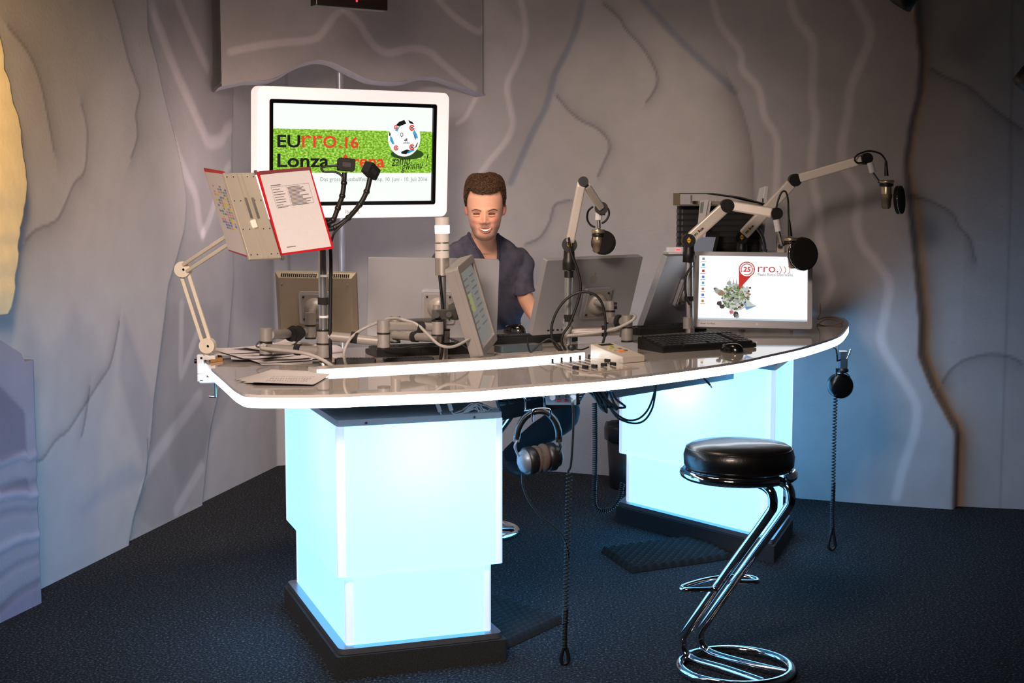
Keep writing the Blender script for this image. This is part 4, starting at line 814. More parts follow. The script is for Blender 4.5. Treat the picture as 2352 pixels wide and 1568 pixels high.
# ================================================================ things on the desk
ZD = 1.0
KEYB = mat('black_keyboard_shell', (20, 20, 22), .45, noise=.1); KEYC = mat('black_keycaps', (30, 30, 32), .38, noise=.12)
def keyboard(label, fl, ang, w, d, rows=6, cols=19, tilt=.18, single=False, z=ZD, group=None, flip=False):
    fl = Vector((fl[0], fl[1], z)); R = Matrix.Rotation(ang, 4, 'Z')
    t = thing('keyboard', label, 'keyboard', fl, R.to_3x3(), group)
    hf, hb = .014, .014+d*math.tan(tilt)
    if flip: hf, hb = hb, hf
    o = [(0, .001), (d, .001), (d, hb), (d*.97, hb+.006), (.004, hf+.004), (0, hf)]
    if flip: o = [(0, .001), (d, .001), (d, hb), (d*.98, hb+.005), (.012, hf+.006), (0, hf)]
    b = MB(); n = len(o); b.add([(x, p[0], p[1]) for x in (0, w) for p in o], [tuple(range(n))[::-1], tuple(range(n, 2*n))]+[(k, (k+1) % n, (k+1) % n+n, k+n) for k in range(n)])
    b.build('shell', KEYB, t, .002, local=True)
    M0 = Matrix.Translation((.012, .01, hf+.005)) @ Matrix.Rotation(math.atan2(hb-hf, d), 4, 'X'); kw, kd = (w-.024)/cols, (d-.02)/rows
    proto = None; js = MB()
    for r in range(rows):
        c = 0
        while c < cols:
            wd_ = 1
            if r == 0 and c == 4: wd_ = 6
            if (r, c) in ((1, 0), (1, 12)): wd_ = 2
            if c == 15 and r < 5: c += 1; continue
            m = MB(); M = M0 @ Matrix.Translation(((c+.5*wd_)*kw, (r+.5)*kd+(.006 if r == rows-1 else 0), .004))
            a, e = kw*wd_*.47, kd*.46
            vs = [(-a, -e, -.003), (a, -e, -.003), (a, e, -.003), (-a, e, -.003), (-a*.82, -e*.75, .005), (a*.82, -e*.75, .005), (a*.82, e*.85, .005), (-a*.82, e*.85, .005)]
            fs = [(4, 5, 6, 7), (0, 1, 5, 4), (1, 2, 6, 5), (2, 3, 7, 6), (3, 0, 4, 7)]
            if single:
                key = m.add(vs, fs).build('key', KEYC, t, local=True); key.matrix_local = M
            else: js.add(vs, fs, False, M)
            c += wd_
    if not single: js.build('keys', KEYC, t, local=True, kind='stuff')
    return t
k1 = keyboard('black keyboard lying in front of the bright monitor on the right', (.60, 5.69), .50, .47, .18, single=True, tilt=.17)
k2 = keyboard('long black keyboard behind the swivel arm joint, left of the tilted monitor', (-.525, 5.53), .36, .42, .17, flip=True, tilt=.12)
k3 = keyboard('black keyboard under the silver monitor right of the man', (-.10, 5.98), .42, .42, .16, flip=True, tilt=.10)
k4 = keyboard('black keyboard half hidden under the silver monitor seen edge-on', (.575, 6.42), .60, .40, .15, flip=True, tilt=.10)
def mouse(label, p, ang, L=.105, w=.062, h=.036, m=None):
    t = thing('computer_mouse', label, 'mouse', (p[0], p[1], ZD), (0, 0, ang)); b = MB(); seg, rg = 20, 8; vs = []
    for i in range(rg+1):
        f = i/rg
        for k in range(seg):
            a = 2*pi*k/seg; q = math.cos(f*pi/2)**.6; x = L/2*math.cos(a)*q; y = w/2*math.sin(a)*q*(1-.12*math.cos(a)); vs.append((x, y, .001+h*math.sin(f*pi/2)*(1-.25*(x/L)-.5*(x/L)**2)))
    b.add(vs, [(i*seg+k, i*seg+(k+1) % seg, (i+1)*seg+(k+1) % seg, (i+1)*seg+k) for i in range(rg) for k in range(seg)]+[tuple(range(seg))[::-1]], True)
    b.build('shell', m or mat('gloss_black_mouse', (15, 15, 16), .18, coat=.3), t, local=True)
    MB().tube([(L*.42*math.cos(a), .002+w*.0, h*(.55+.42*math.sin(a*1.0))) for a in (.35, .6, .85)], .004, 6).build('scroll_wheel', mat('grey_wheel', (90, 90, 92), .5), t, local=True)
mouse('glossy black mouse in front of the keyboard on the right', (.88, 5.72), 2.4); mouse('black mouse beside the seated man behind the tilted monitor', (.012, 6.52), 2.7, .11, .065, .042)
mouse('pale mouse behind the left pole', (-.72, 5.72), .6, .1, .06, .03, mat('pale_lilac_plastic', (206, 202, 214), .4))
# silver wedge controller
cw = thing('control_box', 'silver wedge-shaped control box with orange sticker beside the faders', 'control box', (.414, 5.336, ZD), (0, 0, math.atan2(.057, .085)))
wv = [(0, 0, .001), (.105, 0, .001), (.105, .2, .001), (0, .2, .001), (0, 0, .024), (.105, 0, .024), (.105, .2, .056), (0, .2, .056)]
MB().add(wv, [(0, 3, 2, 1), (4, 5, 6, 7), (0, 1, 5, 4), (1, 2, 6, 5), (2, 3, 7, 6), (3, 0, 4, 7)]).build('casing', mat('warm_silver_casing', (214, 206, 194), .38, .3), cw, .002, local=True)
Mt = Matrix.Translation((0, 0, .0245)) @ Matrix.Rotation(math.atan2(.032, .2), 4, 'X')
MB().box((.05, .075, .001), (.028, .018, .0016), Mt).build('sticker', mat('orange_sticker', (240, 140, 60), .6), cw, local=True)
for x, y, c in ((.03, .12, (190, 184, 110)), (.05, .13, (150, 160, 110)), (.07, .11, (120, 116, 110)), (.075, .08, (110, 100, 90)), (.03, .09, (176, 170, 120)), (.06, .15, (160, 150, 90))):
    MB().box((x, y, .001), (.014, .012, .003), Mt).build('button', mat('button_%d_%d' % (c[0], c[2]), c, .6), cw, local=True)
MB().box((.055, .178, .0008), (.06, .022, .0012), Mt).build('display', BLACK, cw, local=True); MB().cyl((-.001, .02, .012), (.001, .02, .012), .002, seg=8).build('screw', STEEL, cw, local=True)
# fader panel let into the desk
fp = thing('fader_panel', 'flat clear fader panel with two rows of black knobs near the front edge', 'fader panel', G(1365, 838, ZD))
fq = [G(1258, 834, ZD), G(1352, 816, ZD), G(1468, 846, ZD), G(1352, 858, ZD)]
MB().prism([(p.x, p.y) for p in fq], ZD+.0004, ZD+.003).build('panel', mat('clear_acrylic_panel', (176, 168, 160), .12, coat=.5), fp)
ax = (fq[3]-fq[0]).normalized()
for x, y in ((1269, 836), (1290, 833), (1311, 831), (1332, 828), (1352.5, 826), (1372, 823.5)):
    c = G(x, y, ZD); MB().prism([(c.x+a, c.y+b) for a, b in rrect(.0085, .008, .002)], ZD+.003, ZD+.02).build('fader_knob', BLACK, fp, .001)
for x, y in ((1322, 850), (1344, 848), (1365, 846), (1387, 843), (1408, 841), (1395, 833)):
    c = G(x, y, ZD); b = MB(); b.bar(c+Vector((-.009, .008, .009)), c+Vector((.009, -.008, .009)), .011, .012, (0, 0, 1)); b.build('fader_knob', BLACK, fp, .002)
for i in range(6):
    a = bil(fq, .1+.155*i, .12); b = bil(fq, .1+.155*i, .88); MB().bar(a+Vector((0, 0, .0034)), b+Vector((0, 0, .0034)), .004, .0008, (0, 0, 1)).build('fader_slot', mat('pale_slot', (214, 212, 210), .3), fp)
# numeric box and remotes
def flatbox(name, label, cat, p, ang, size, m, extra=None, z=ZD):
    t = thing(name, label, cat, (p[0], p[1], z), (0, 0, ang)); w, d, h = size
    MB().prism(rrect(w, d, min(.008, h*.5)), .001, h).build('casing', m, t, .003, local=True)
    if extra: extra(t, w, d, h)
    return t
def kk(n, m, c=None):
    def f(t, w, d, h):
        q = MB()
        for i in range(n):
            for j in range(m): q.box((-w*.44+w*.88*(i+.5)/n, -d*.4+d*.8*(j+.5)/m, h+.0015), (w*.7/n, d*.6/m, .003))
        q.build('buttons', KEYC, t, local=True, kind='stuff')
        if c: MB().cyl((w*.42, d*.15, h), (w*.42, d*.15, h+.004), .006, seg=10).build('button', mat('red_button', (200, 30, 30), .4), t, local=True, label='red button')
    return f
flatbox('remote_control', 'black remote control with a red button beside the left pole', 'remote', (-.585, 5.335), .10, (.155, .045, .018), KEYB, kk(12, 3, True))
flatbox('remote_control', 'slim black remote control lying in front of the long keyboard', 'remote', (-.395, 5.43), .22, (.19, .05, .011), KEYB, kk(14, 3))
flatbox('switch_box', 'long dark slate switch box in front of the keyboard right of the tilted monitor', 'switch box', (.025, 5.77), .50, (.19, .07, .026), mat('slate_plastic', (70, 84, 94), .4))
flatbox('flyer', 'small colourful yellow flyer behind the swivel arm', 'flyer', (-.42, 5.95), .2, (.2, .13, .003), mat('flyer_print', (214, 196, 120), .7, noise=.25, scale=40))
# sheets of paper at the left end
def sheet(label, c, ang, curl, z, group, m=None, pr=False):
    t = thing('paper_sheet', label, 'paper', (c[0], c[1], z), (0, 0, ang), group); w, d = .21, .297; n = 8; vs = []
    f = lambda u, v: curl*(abs(u-.5)*2)**3*(.5+v)+.0006
    for i in range(n+1):
        for j in range(n+1): vs.append(((j/n-.5)*d, (i/n-.5)*w, f(j/n, i/n)))
    lo = [(v[0], v[1], v[2]-.0005) for v in vs]; N_ = (n+1)**2; b = MB()
    b.add(vs+lo, [(i*(n+1)+j, i*(n+1)+j+1, (i+1)*(n+1)+j+1, (i+1)*(n+1)+j) for i in range(n) for j in range(n)]+[(N_+i*(n+1)+j, N_+(i+1)*(n+1)+j, N_+(i+1)*(n+1)+j+1, N_+i*(n+1)+j+1) for i in range(n) for j in range(n)], True)
    b.build('sheet', m or PAPER, t, local=True)
    if pr:
        q = MB(); r = random.Random(5)
        for i in range(16):
            for k in range(4): q.box((-.10+.055*k+.01*r.random(), .075-.009*i, .0016), (.035*r.uniform(.5, 1), .0022, .0003))
        q.build('print', mat('faint_print', (178, 170, 172), .8), t, local=True, kind='stuff')
pc = G(632, 874, ZD)
for i, (dx, dy, a) in enumerate(((.0, .12, 1.3), (.01, .08, 1.4), (.03, .04, 1.46), (.055, .0, 1.5))):
    last = i == 3
    sheet('topmost printed sheet of the front stack at the left desk corner' if last else 'sheet under the printed one in the front stack at the left desk corner', (pc.x+dx, pc.y+dy), a, .006 if last else .002, ZD+.0012*i, 'front stack of sheets at the left end', None, last)
pc = G(588, 826, ZD); lil = mat('lilac_white_paper', (214, 208, 218), .85)
for i, (dx, dy, a, cu) in enumerate(((.16, -.05, .35, .006), (.11, .0, .55, .008), (.05, .03, .2, .01), (.02, .06, .7, .012), (-.04, .1, .3, .016), (-.08, .16, .5, .012), (.04, .22, .9, .01))):
    sheet('loose curled sheet in the pile behind the clamp at the left desk end', (pc.x+dx, pc.y+dy), a, cu, ZD+.004*i, 'pile of loose sheets at the left end', lil if i % 2 else None)
tag(MB().prism([(p.x, p.y) for p in (G(480, 824, ZD), G(508, 820, ZD), G(512, 829, ZD), G(484, 833, ZD))], ZD+.001, ZD+.012).build('notepad', mat('brown_card', (172, 128, 74), .7), None, .002), 'small brown pad beside the cream arm clamp', 'notepad')
tag(MB().tube([Vector((pc.x+.06+.075*math.cos(a), pc.y+.14+.2*math.sin(a), ZD+.052+.004*math.sin(3*a))) for a in [2*pi*k/28 for k in range(28)]], .0035, 6, True).build('cable_ring', mat('dark_taupe_cable', (80, 72, 66), .5)), 'thin dark cable ring lying on the loose papers', 'cable')
tag(MB().tube(catmull([W(x, y, Y) for x, y, Y in ((1884, 697, 7.05), (1884, 720, 7.05), (1878, 733, 7.1), (1900, 728, 7.35), (1930, 731, 7.2), (1932, 742, 6.95), (1900, 748, 6.9), (1876, 744, 6.95))], 8), .0022, 6).build('string', mat('tan_string', (178, 140, 104), .8)), 'thin tan string standing up and curling at the right desk tip', 'string')
tag(MB().ball(W(1313, 798, 5.55), .016, (1, .5, .8)).tube(catmull([W(1316, 800, 5.55), W(1335, 803, 5.56), W(1352, 797, 5.6)], 5), .003, 6).build('earpiece', BLACK), 'small black earpiece lying at the foot of the upright microphone boom', 'earpiece')
for lab, pts, Y in (('thin dark cable crossing the long keyboard behind the signal pole', ((880, 800), (930, 797), (975, 790), (1000, 792), (968, 800), (968, 816)), 5.5), ('thin dark cable curling in front of the keyboard beside the tilted monitor', ((1212, 775), (1213, 795), (1220, 808), (1240, 790), (1262, 778), (1280, 790), (1292, 806)), 5.62), ('dark cable sagging below the tilted monitor', ((1028, 775), (1055, 787), (1080, 805), (1098, 820)), 5.42)):
    tag(MB().tube(catmull([W(x, y, Y) for x, y in pts], 6), .0035, 7).build('desk_cable', CABLE), lab, 'cable')
# ================================================================ stools, headphones, cords, floor things
LEA = mat('black_leather', (16, 16, 18), .33, noise=.1, scale=30, bump=.12, bscale=120, coat=.15)
def stool(label, c, ang, group=None):
    t = thing('bar_stool', label, 'stool', (c[0], c[1], 0), (0, 0, ang), group)     # local x: direction the seat overhangs, y: between the two tubes
    R = .19; r = .016; zs = .690
    MB().lathe([(.05, zs+.015), (.175, zs+.015), (.185, zs+.03), (.187, zs+.06), (.18, zs+.085), (.165, zs+.096), (.1, zs+.105), (.02, zs+.107)], 40, None).build('seat', LEA, t, local=True)
    MB().tube([(.178*math.cos(a), .178*math.sin(a), zs+.098-.012) for a in [2*pi*k/48 for k in range(48)]], .0022, 5, True).build('piping', LEA, t, local=True)
    MB().tube([(.183*math.cos(a), .183*math.sin(a), zs) for a in [.18+(2*pi-.36)*k/48 for k in range(49)]], .0165, 10).build('seat_ring', CHROME, t, local=True)
    for s in (-1, 1):
        y = s*.05
        p = [(-.02, y*1.6, zs-.01), (.10, y, zs-.012), (.165, y, zs-.03), (.178, y, zs-.075), (.155, y, zs-.12), (.0, y, .36), (-.16, y, .135), (-.195, y, .075), (-.18, y, .03), (-.13, y, .0135), (.0, y, .0135), (.165, y*1.3, .0135)]
        MB().tube(catmull(p, 6), r, 12).build('leg', CHROME, t, local=True)
    MB().tube([(R*math.cos(a), R*math.sin(a), .0135) for a in [2*pi*k/56 for k in range(56)]], r, 10, True).build('base_ring', CHROME, t, local=True)
    fr_ = [(-.045, -.062, .29), (-.075, -.12, .292), (-.11, -.15, .292), (-.135, -.12, .292), (-.135, .0, .292), (-.10, .10, .292), (-.04, .14, .292), (.005, .11, .292), (-.04, .062, .292)]
    MB().tube(catmull(fr_, 6), .0085, 10).build('foot_rest', CHROME, t, local=True)
    for s in (-1, 1): MB().ball((-.045, s*.064, .29), .012, seg=10, rings=6).build('bolt', CHROME, t, local=True)
    return t
st1 = stool('black leather bar stool with chrome Z-shaped frame in the right foreground', (.768, 4.80), -.80)
st2 = copy_tree(st1); st2.location = (-.165, 6.82, 0); st2.rotation_euler = (0, 0, -.1); st2['label'] = 'chrome bar stool under the seated man behind the left pedestal'; TM[st2.name] = Matrix.Translation((-.165, 6.82, 0))
# egg-crate foam mats
def mat_foam(label, q):
    t = thing('foam_mat', label, 'mat', (q[0]+q[1]+q[2]+q[3])/4, None, 'foam floor mats'); n = 44; m = 28; vs = []
    for i in range(n+1):
        for j in range(m+1):
            p = bil(q, i/n, j/m); e = min(i, n-i, j, m-j) > 0
            vs.append((p.x, p.y, .022+.010*math.sin(i*pi/2+.6)*math.sin(j*pi/2+.6) if e else .002))
    MB().add(vs, [(i*(m+1)+j, (i+1)*(m+1)+j, (i+1)*(m+1)+j+1, i*(m+1)+j+1) for i in range(n) for j in range(m)], True).build('foam', mat('black_egg_foam', (10, 10, 11), .95, noise=.3, scale=100), t)
mat_foam('black egg-crate foam mat in front of the far pedestal', [G(1380, 1267), G(1600, 1238), G(1682, 1284), G(1452, 1317)])
mat_foam('black egg-crate foam mat half hidden behind the near pedestal', [Vector((-.33, 5.38, 0)), Vector((-.08, 5.69, 0)), Vector((.20, 5.36, 0)), Vector((-.02, 5.03, 0))])
# waste bin
wb = thing('waste_bin', 'black waste bin with bag beside the far pedestal near the wall', 'bin', (.655, 7.93, 0)); Tb = Matrix.Translation((.655, 7.93, 0))
MB().lathe([(.105, .0), (.108, .01), (.128, .34), (.122, .34), (.10, .012)], 30, Tb).build('bucket', mat('black_bin_plastic', (20, 21, 23), .4), wb)
bg = MB(); vs = []; rr_ = random.Random(2)
for i, (r, z) in enumerate(((.118, .30), (.124, .352), (.133, .358), (.138, .33), (.134, .27))):
    for k in range(30): vs.append((.655+(r+.006*rr_.random())*math.cos(2*pi*k/30), 7.93+(r+.006*rr_.random())*math.sin(2*pi*k/30), z+.012*rr_.random()))
bg.add(vs, [(i*30+k, i*30+(k+1) % 30, (i+1)*30+(k+1) % 30, (i+1)*30+k) for i in range(4) for k in range(30)], True); bg.build('bin_bag', mat('black_bag_film', (22, 22, 24), .22), wb)
# cords
def helix(path, r, turns, wr, seg=6, per=10):
    p = catmull(path, 8); L = [0.0]
    for a, b in zip(p, p[1:]): L.append(L[-1]+(b-a).length)
    n = int(turns*per); out = []
    for i in range(n+1):
        s = L[-1]*i/n; k = max(0, min(len(p)-2, int(np.searchsorted(L, s))-1)); f = (s-L[k])/max(1e-9, L[k+1]-L[k]); c = p[k].lerp(p[k+1], f); d = (p[k+1]-p[k]).normalized()
        x = d.cross(Vector((0, 1, 0))).normalized(); y = d.cross(x); a = 2*pi*i/per
        out.append(c+x*r*math.cos(a)+y*r*math.sin(a))
    return MB().tube(out, wr, seg)
def cord(label, Y, straight, coil, dense, loop, turns):
    t = thing('coiled_cord', label, 'cord', W(*(straight or coil)[0], Y)); w = lambda L: [W(x, y, Y) for x, y in L]
    if straight: MB().tube(catmull(w(straight), 6), .0042, 8).build('straight_lead', CABLE, t)
    helix(w(coil), .0088, turns, .0027).build('coil', CABLE, t)
    if dense: helix(w(dense), .0085, 26, .0028).build('tight_coil', CABLE, t)
    if loop: MB().tube(catmull(w(loop), 6), .0068, 8).build('loop_end', CABLE, t)
cord('black spiral cord hanging from the jack box to the floor beside the headphones', 4.86, [(1315, 925), (1317, 960), (1315, 1020), (1311, 1068), (1305, 1083), (1309, 1092)], [(1308, 1085), (1305, 1180), (1303, 1280), (1300, 1360), (1299, 1430)], [(1299, 1400), (1297, 1450), (1297, 1488)], [(1297, 1480), (1289, 1508), (1291, 1522), (1298, 1524), (1305, 1518), (1305, 1502), (1298, 1482)], 40)
cord('black spiral cord hanging below the headphones at the right desk end', 6.46, [(1921, 845), (1921, 870), (1918, 905)], [(1919, 905), (1916, 1000), (1914, 1080), (1913, 1150)], [(1914, 1110), (1912, 1170), (1912, 1215)], [(1912, 1210), (1905, 1240), (1903, 1256), (1910, 1262), (1918, 1255), (1917, 1238), (1912, 1212)], 34)
cord('black spiral cord drooping in a long arc between the pedestals', 5.75, None, [(1366, 925), (1367, 1020), (1366, 1090), (1364, 1140), (1368, 1166), (1384, 1174), (1405, 1166), (1422, 1142), (1430, 1110)], None, None, 70)
# ---- headphones below the front edge
HG = mat('grey_blue_headphone', (110, 122, 134), .4, .3); PAD = mat('brown_ear_pad', (74, 62, 54), .9, noise=.15, scale=200)
hp = thing('headphones', 'black and grey headphones hanging from the wire hook under the desk front', 'headphones', W(1235, 940, 4.86)); Yh = 4.86; w = lambda x, y, dy=0.0: W(x, y, Yh+dy)
MB().tube(catmull([w(1187, 1006), w(1191, 985), w(1203, 962), (w(1220, 948)), w(1240, 943), w(1259, 949), w(1274, 966), w(1282, 988), w(1283, 1004)], 6), .0115, 10, sq=1.8).build('headband', LEA, hp)
MB().tube(catmull([w(1184, 1004, -.012), w(1188, 983, -.012), w(1201, 958, -.012), w(1220, 944, -.012), w(1240, 939, -.012), w(1261, 946, -.012), w(1277, 964, -.012), w(1286, 988, -.012)], 6), .0035, 8).build('band_rim', HG, hp)
for x0, s in ((1187, -1), (1283, 1)):
    MB().bar(w(x0, 1000), w(x0+s*1, 1014), .022, .03, (0, 1, 0)).build('slider', HG if s < 0 else BLACK, hp, .003)
    MB().tube(catmull([w(x0, 1012, -.02), w(x0+s*5, 1026, -.025), w(x0-s*2, 1042, -.025), w(x0-s*14, 1062, -.02)], 5), .005, 8, sq=.6).build('yoke', HG if s < 0 else BLACK, hp)
    MB().tube(catmull([w(x0, 1012, .02), w(x0+s*3, 1028, .025), w(x0-s*4, 1050, .025), w(x0-s*12, 1064, .02)], 5), .005, 8, sq=.6).build('yoke', HG if s < 0 else BLACK, hp)
def cup(cx, cy, ax, R, mcup, nm):
    M = frame(ax).to_4x4(); M.translation = w(cx, cy)
    MB().lathe([(R*.62, -.004), (R*.9, .0), (R, .012), (R*.98, .03), (R*.86, .034)], 28, M).build('ear_cup', BLACK, hp)
    MB().lathe([(R*.84, .032), (R*.74, .046), (R*.4, .056), (.004, .058)], 28, M).build('cup_cap', mcup, hp)
    MB().lathe([(R*.55, -.02), (R*.8, -.024), (R*.97, -.016), (R*1.0, -.008), (R*.95, .0), (R*.6, .0)], 28, M).build('ear_pad', PAD, hp)
cup(1226, 1056, (-.86, -.5, -.05), .049, HG, 'l'); cup(1254, 1050, (.92, .35, .05), .049, BLACK, 'r')
MB().tube(catmull([w(1199, 1088), w(1201, 1115), w(1215, 1150), w(1240, 1183), w(1270, 1208), w(1290, 1226), w(1302, 1255), w(1307, 1285)], 6), .0032, 8).build('lead', CABLE, hp)
hk = thing('headphone_hook', 'chrome wire hook under the desk front holding headphones', 'hook', W(1228, 915, 4.86))
for pts in ([(1196, 912), (1204, 913), (1206, 920), (1206, 945)], [(1240, 909), (1248, 910), (1250, 916), (1250, 942)]): MB().tube(catmull([W(x, y, 4.86+.03) for x, y in pts], 5), .0036, 8).build('prong', CHROME, hk)
MB().tube(catmull([w(1222, 968, -.022), w(1222, 955, -.024), w(1225, 942, -.024), (w(1234, 938, -.024)), w(1256, 938, -.024), w(1264, 943, -.024), w(1265, 958, -.022)], 5), .0036, 8).build('cross_bow', CHROME, hk)
for x in (1222, 1265): MB().cyl(w(x, 940, -.024), w(x-16 if x == 1222 else x-15, 942, .03), .0034, seg=8).build('link', CHROME, hk)
# ---- headphones at the right desk end
h2 = thing('headphones', 'black headphones seen from the side, hanging at the right desk tip', 'headphones', W(1930, 830, 6.47)); w2 = lambda x, y, d=0.0: W(x, y, 6.47+d)
MB().prism(rrect(.036, .03, .006), 0, (w2(1936, 806)-w2(1936, 846)).z, Matrix.Translation(w2(1936, 846))).build('slider', mat('slate_headphone', (70, 88, 102), .35, .3), h2, .003)
MB().lathe([(.018, 0), (.027, .004), (.027, .014), (.02, .02)], 20, Matrix.Translation(w2(1935, 855))).build('headband', BLACK, h2); MB().cyl(w2(1933, 868), w2(1934, 855), .008, seg=10).build('yoke', BLACK, h2)
M = frame((.0, -1, .05)).to_4x4(); M.translation = w2(1931, 886)
MB().lathe([(.048, -.02), (.056, -.01), (.057, .006), (.05, .016), (.03, .021), (.003, .022)], 32, M).build('ear_cup', mat('gloss_black_cup', (14, 14, 16), .25), h2); MB().lathe([(.03, -.06), (.05, -.055), (.056, -.04), (.05, -.022)], 28, M).build('ear_pad', LEA, h2)
MB().tube(catmull([w2(1913, 866), w2(1920, 862), w2(1940, 856), w2(1950, 862), w2(1953, 870)], 5), .0022, 6).build('lead', CABLE, h2)
h3 = thing('headphone_hook', 'dark wire hook at the right desk tip', 'hook', W(1915, 800, 6.45))
MB().tube(catmull([w2(1905, 797, -.02), w2(1916, 798, -.02), w2(1921, 806, -.02), w2(1923, 830, -.02)], 5), .004, 8).build('prong', BLACK, h3); MB().tube(catmull([w2(1945, 824, -.02), w2(1949, 815, -.02), w2(1954, 802, -.02)], 4), .004, 8).build('prong', CHROME, h3); MB().tube([w2(1925, 790, -.02), w2(1924, 826, -.02)], .003, 8).build('prong', STEEL, h3)
MB().bar(w2(1923, 828, -.012), w2(1946, 822, -.012), .006, .006).build('link', BLACK, h3)
# ---- wiring under the top
bk = thing('cable_basket', 'black slotted metal cable basket under the desk front', 'basket', (.2, 5.15, .86))
bq = [W(1140, 918, 5.35), W(1345, 900, 5.6), W(1330, 925, 5.15), W(1150, 962, 5.0)]
BM = mat('dark_slate_basket', (30, 38, 46), .5, .3)
for i in range(15): MB().bar(bil(bq, i/14, 0), bil(bq, i/14, 1), .006, .004, (0, 0, 1)).build('slat', BM, bk)
for v in (0, .25, .5, .75, 1): MB().bar(bil(bq, 0, v), bil(bq, 1, v), .014, .004, (0, 0, 1)).build('rail', BM, bk)
MB().bar(bil(bq, 0, 1)+Vector((0, 0, .02)), bil(bq, 1, 1)+Vector((0, 0, .02)), .004, .05, (0, 0, 1)).build('front_lip', BM, bk)
for i, (x, y) in enumerate(((1155, 930), (1178, 928), (1198, 926))):
    p = W(x, y, 5.1); t = thing('power_adapter', ('left', 'middle', 'right')[i]+'most of the three black power adapters in the cable basket', 'adapter', p); MB().box(p, (.036, .05, .036)).build('casing', BLACK, t, .003); MB().box(p+Vector((0, -.0255, .004)), (.02, .001, .006)).build('type_label', mat('grey_type_label', (80, 84, 88), .6), t)
jb = thing('jack_box', 'white metal jack box with two red clips under the desk edge', 'jack box', W(1290, 918, 4.95))
JM = mat('pale_blue_white_metal', (196, 208, 218), .35, .2); j0 = W(1289, 915, 4.95)
MB().box(j0+Vector((0, .05, .0)), (.105, .10, .046)).build('casing', JM, jb, .002)
for x in (1269, 1316): MB().cyl(W(x, 912, 4.945), W(x, 912, 4.91), .0105, seg=14).build('knob', WHITEP, jb, .002)
for x in (1285, 1300):
    MB().cyl(W(x, 910, 4.945), W(x, 910, 4.93), .010, seg=16).build('jack', mat('dark_blue_grey', (54, 66, 78), .4), jb); MB().cyl(W(x, 910, 4.929), W(x, 910, 4.928), .0035, seg=8).build('jack_hole', BLACKM, jb)
    MB().box(W(x, 919, 4.938), (.012, .012, .006)).build('clip', mat('red_clip', (230, 50, 70), .4), jb, .002)
MB().tube(catmull([W(1303, 913, 4.92), W(1309, 915, 4.88), W(1314, 921, 4.86), W(1315, 930, 4.86)], 5), .0055, 8).build('plug', mat('dark_blue_grey', (54, 66, 78), .4), jb)
for i, (x, y) in enumerate(((1006, 928), (1032, 925))):
    t = thing('usb_plug', ('left' if i == 0 else 'right')+' one of the two white plugs dangling under the desk front', 'plug', W(x, y, 4.85)); MB().bar(W(x-2, y-3, 4.85), W(x+5, y+18, 4.85), .014, .008).build('plug_body', WHITEP, t, .002)
    MB().tube(catmull([W(x+5, y+18, 4.85), W(x+9, y+25, 4.85), W(x+25, y+25, 4.86), W(x+55, y+14, 4.9), W(x+80, y+4, 4.95)], 6), .0025, 6).build('lead', mat('white_cable', (214, 218, 222), .5), t)
wc = MB(); r3 = random.Random(8)
for i in range(7):
    pts = [W(1065+r3.uniform(-5, 10), 950-r3.uniform(0, 12), 4.9), W(1085+r3.uniform(-10, 20), 925+r3.uniform(0, 12), 4.9), W(1110+r3.uniform(-8, 8), 930+r3.uniform(0, 22), 4.92), W(1130, 935+r3.uniform(0, 15), 4.95), W(1138+r3.uniform(0, 10), 930+r3.uniform(5, 22), 5.0)]
    wc.tube(catmull(pts, 6), .0022, 6)
o = wc.build('cable_bundle', mat('white_cable', (214, 218, 222), .5)); o['kind'] = 'stuff'; tag(o, 'tangle of thin white cables above the near pedestal', 'cables')
wc = MB()
for i in range(9):
    x = 1362+r3.uniform(0, 45); wc.tube(catmull([W(x, 900, 5.3), W(x+10, 915+r3.uniform(0, 10), 5.3), W(x+25+r3.uniform(-10, 10), 935+r3.uniform(-5, 12), 5.3), W(x+10+r3.uniform(-20, 25), 920+r3.uniform(0, 15), 5.32), W(x-10, 900, 5.34)], 6), .0045, 7)
o = wc.build('cable_bundle', CABLE); o['kind'] = 'stuff'; tag(o, 'bundle of thick black cables between the pedestals', 'cables')
for lab, pts, Y in (('black cable sagging in a long loop before the far pedestal, upper one', [(1398, 930), (1415, 950), (1440, 964), (1465, 962), (1485, 945), (1498, 918), (1508, 880)], 5.5), ('black cable sagging in a long loop before the far pedestal, lower one', [(1400, 935), (1420, 960), (1455, 972), (1480, 965), (1497, 940), (1504, 910), (1507, 880)], 5.48)):
    tag(MB().tube(catmull([W(x, y, Y) for x, y in pts], 6), .004, 8).build('desk_cable', CABLE), lab, 'cable')
t = thing('network_plug', 'grey network plug dangling before the far pedestal', 'plug', W(1615, 865, 5.75)); MB().tube(catmull([W(1608, 858, 5.8), W(1616, 868, 5.75), W(1624, 876, 5.74)], 4), .004, 8).build('lead', CABLE, t); MB().bar(W(1622, 874, 5.74), W(1631, 884, 5.74), .011, .009).build('plug_body', BLACK, t, .002); MB().bar(W(1631, 884, 5.74), W(1635, 890, 5.74), .010, .007).build('plug_tip', WHITEP, t)
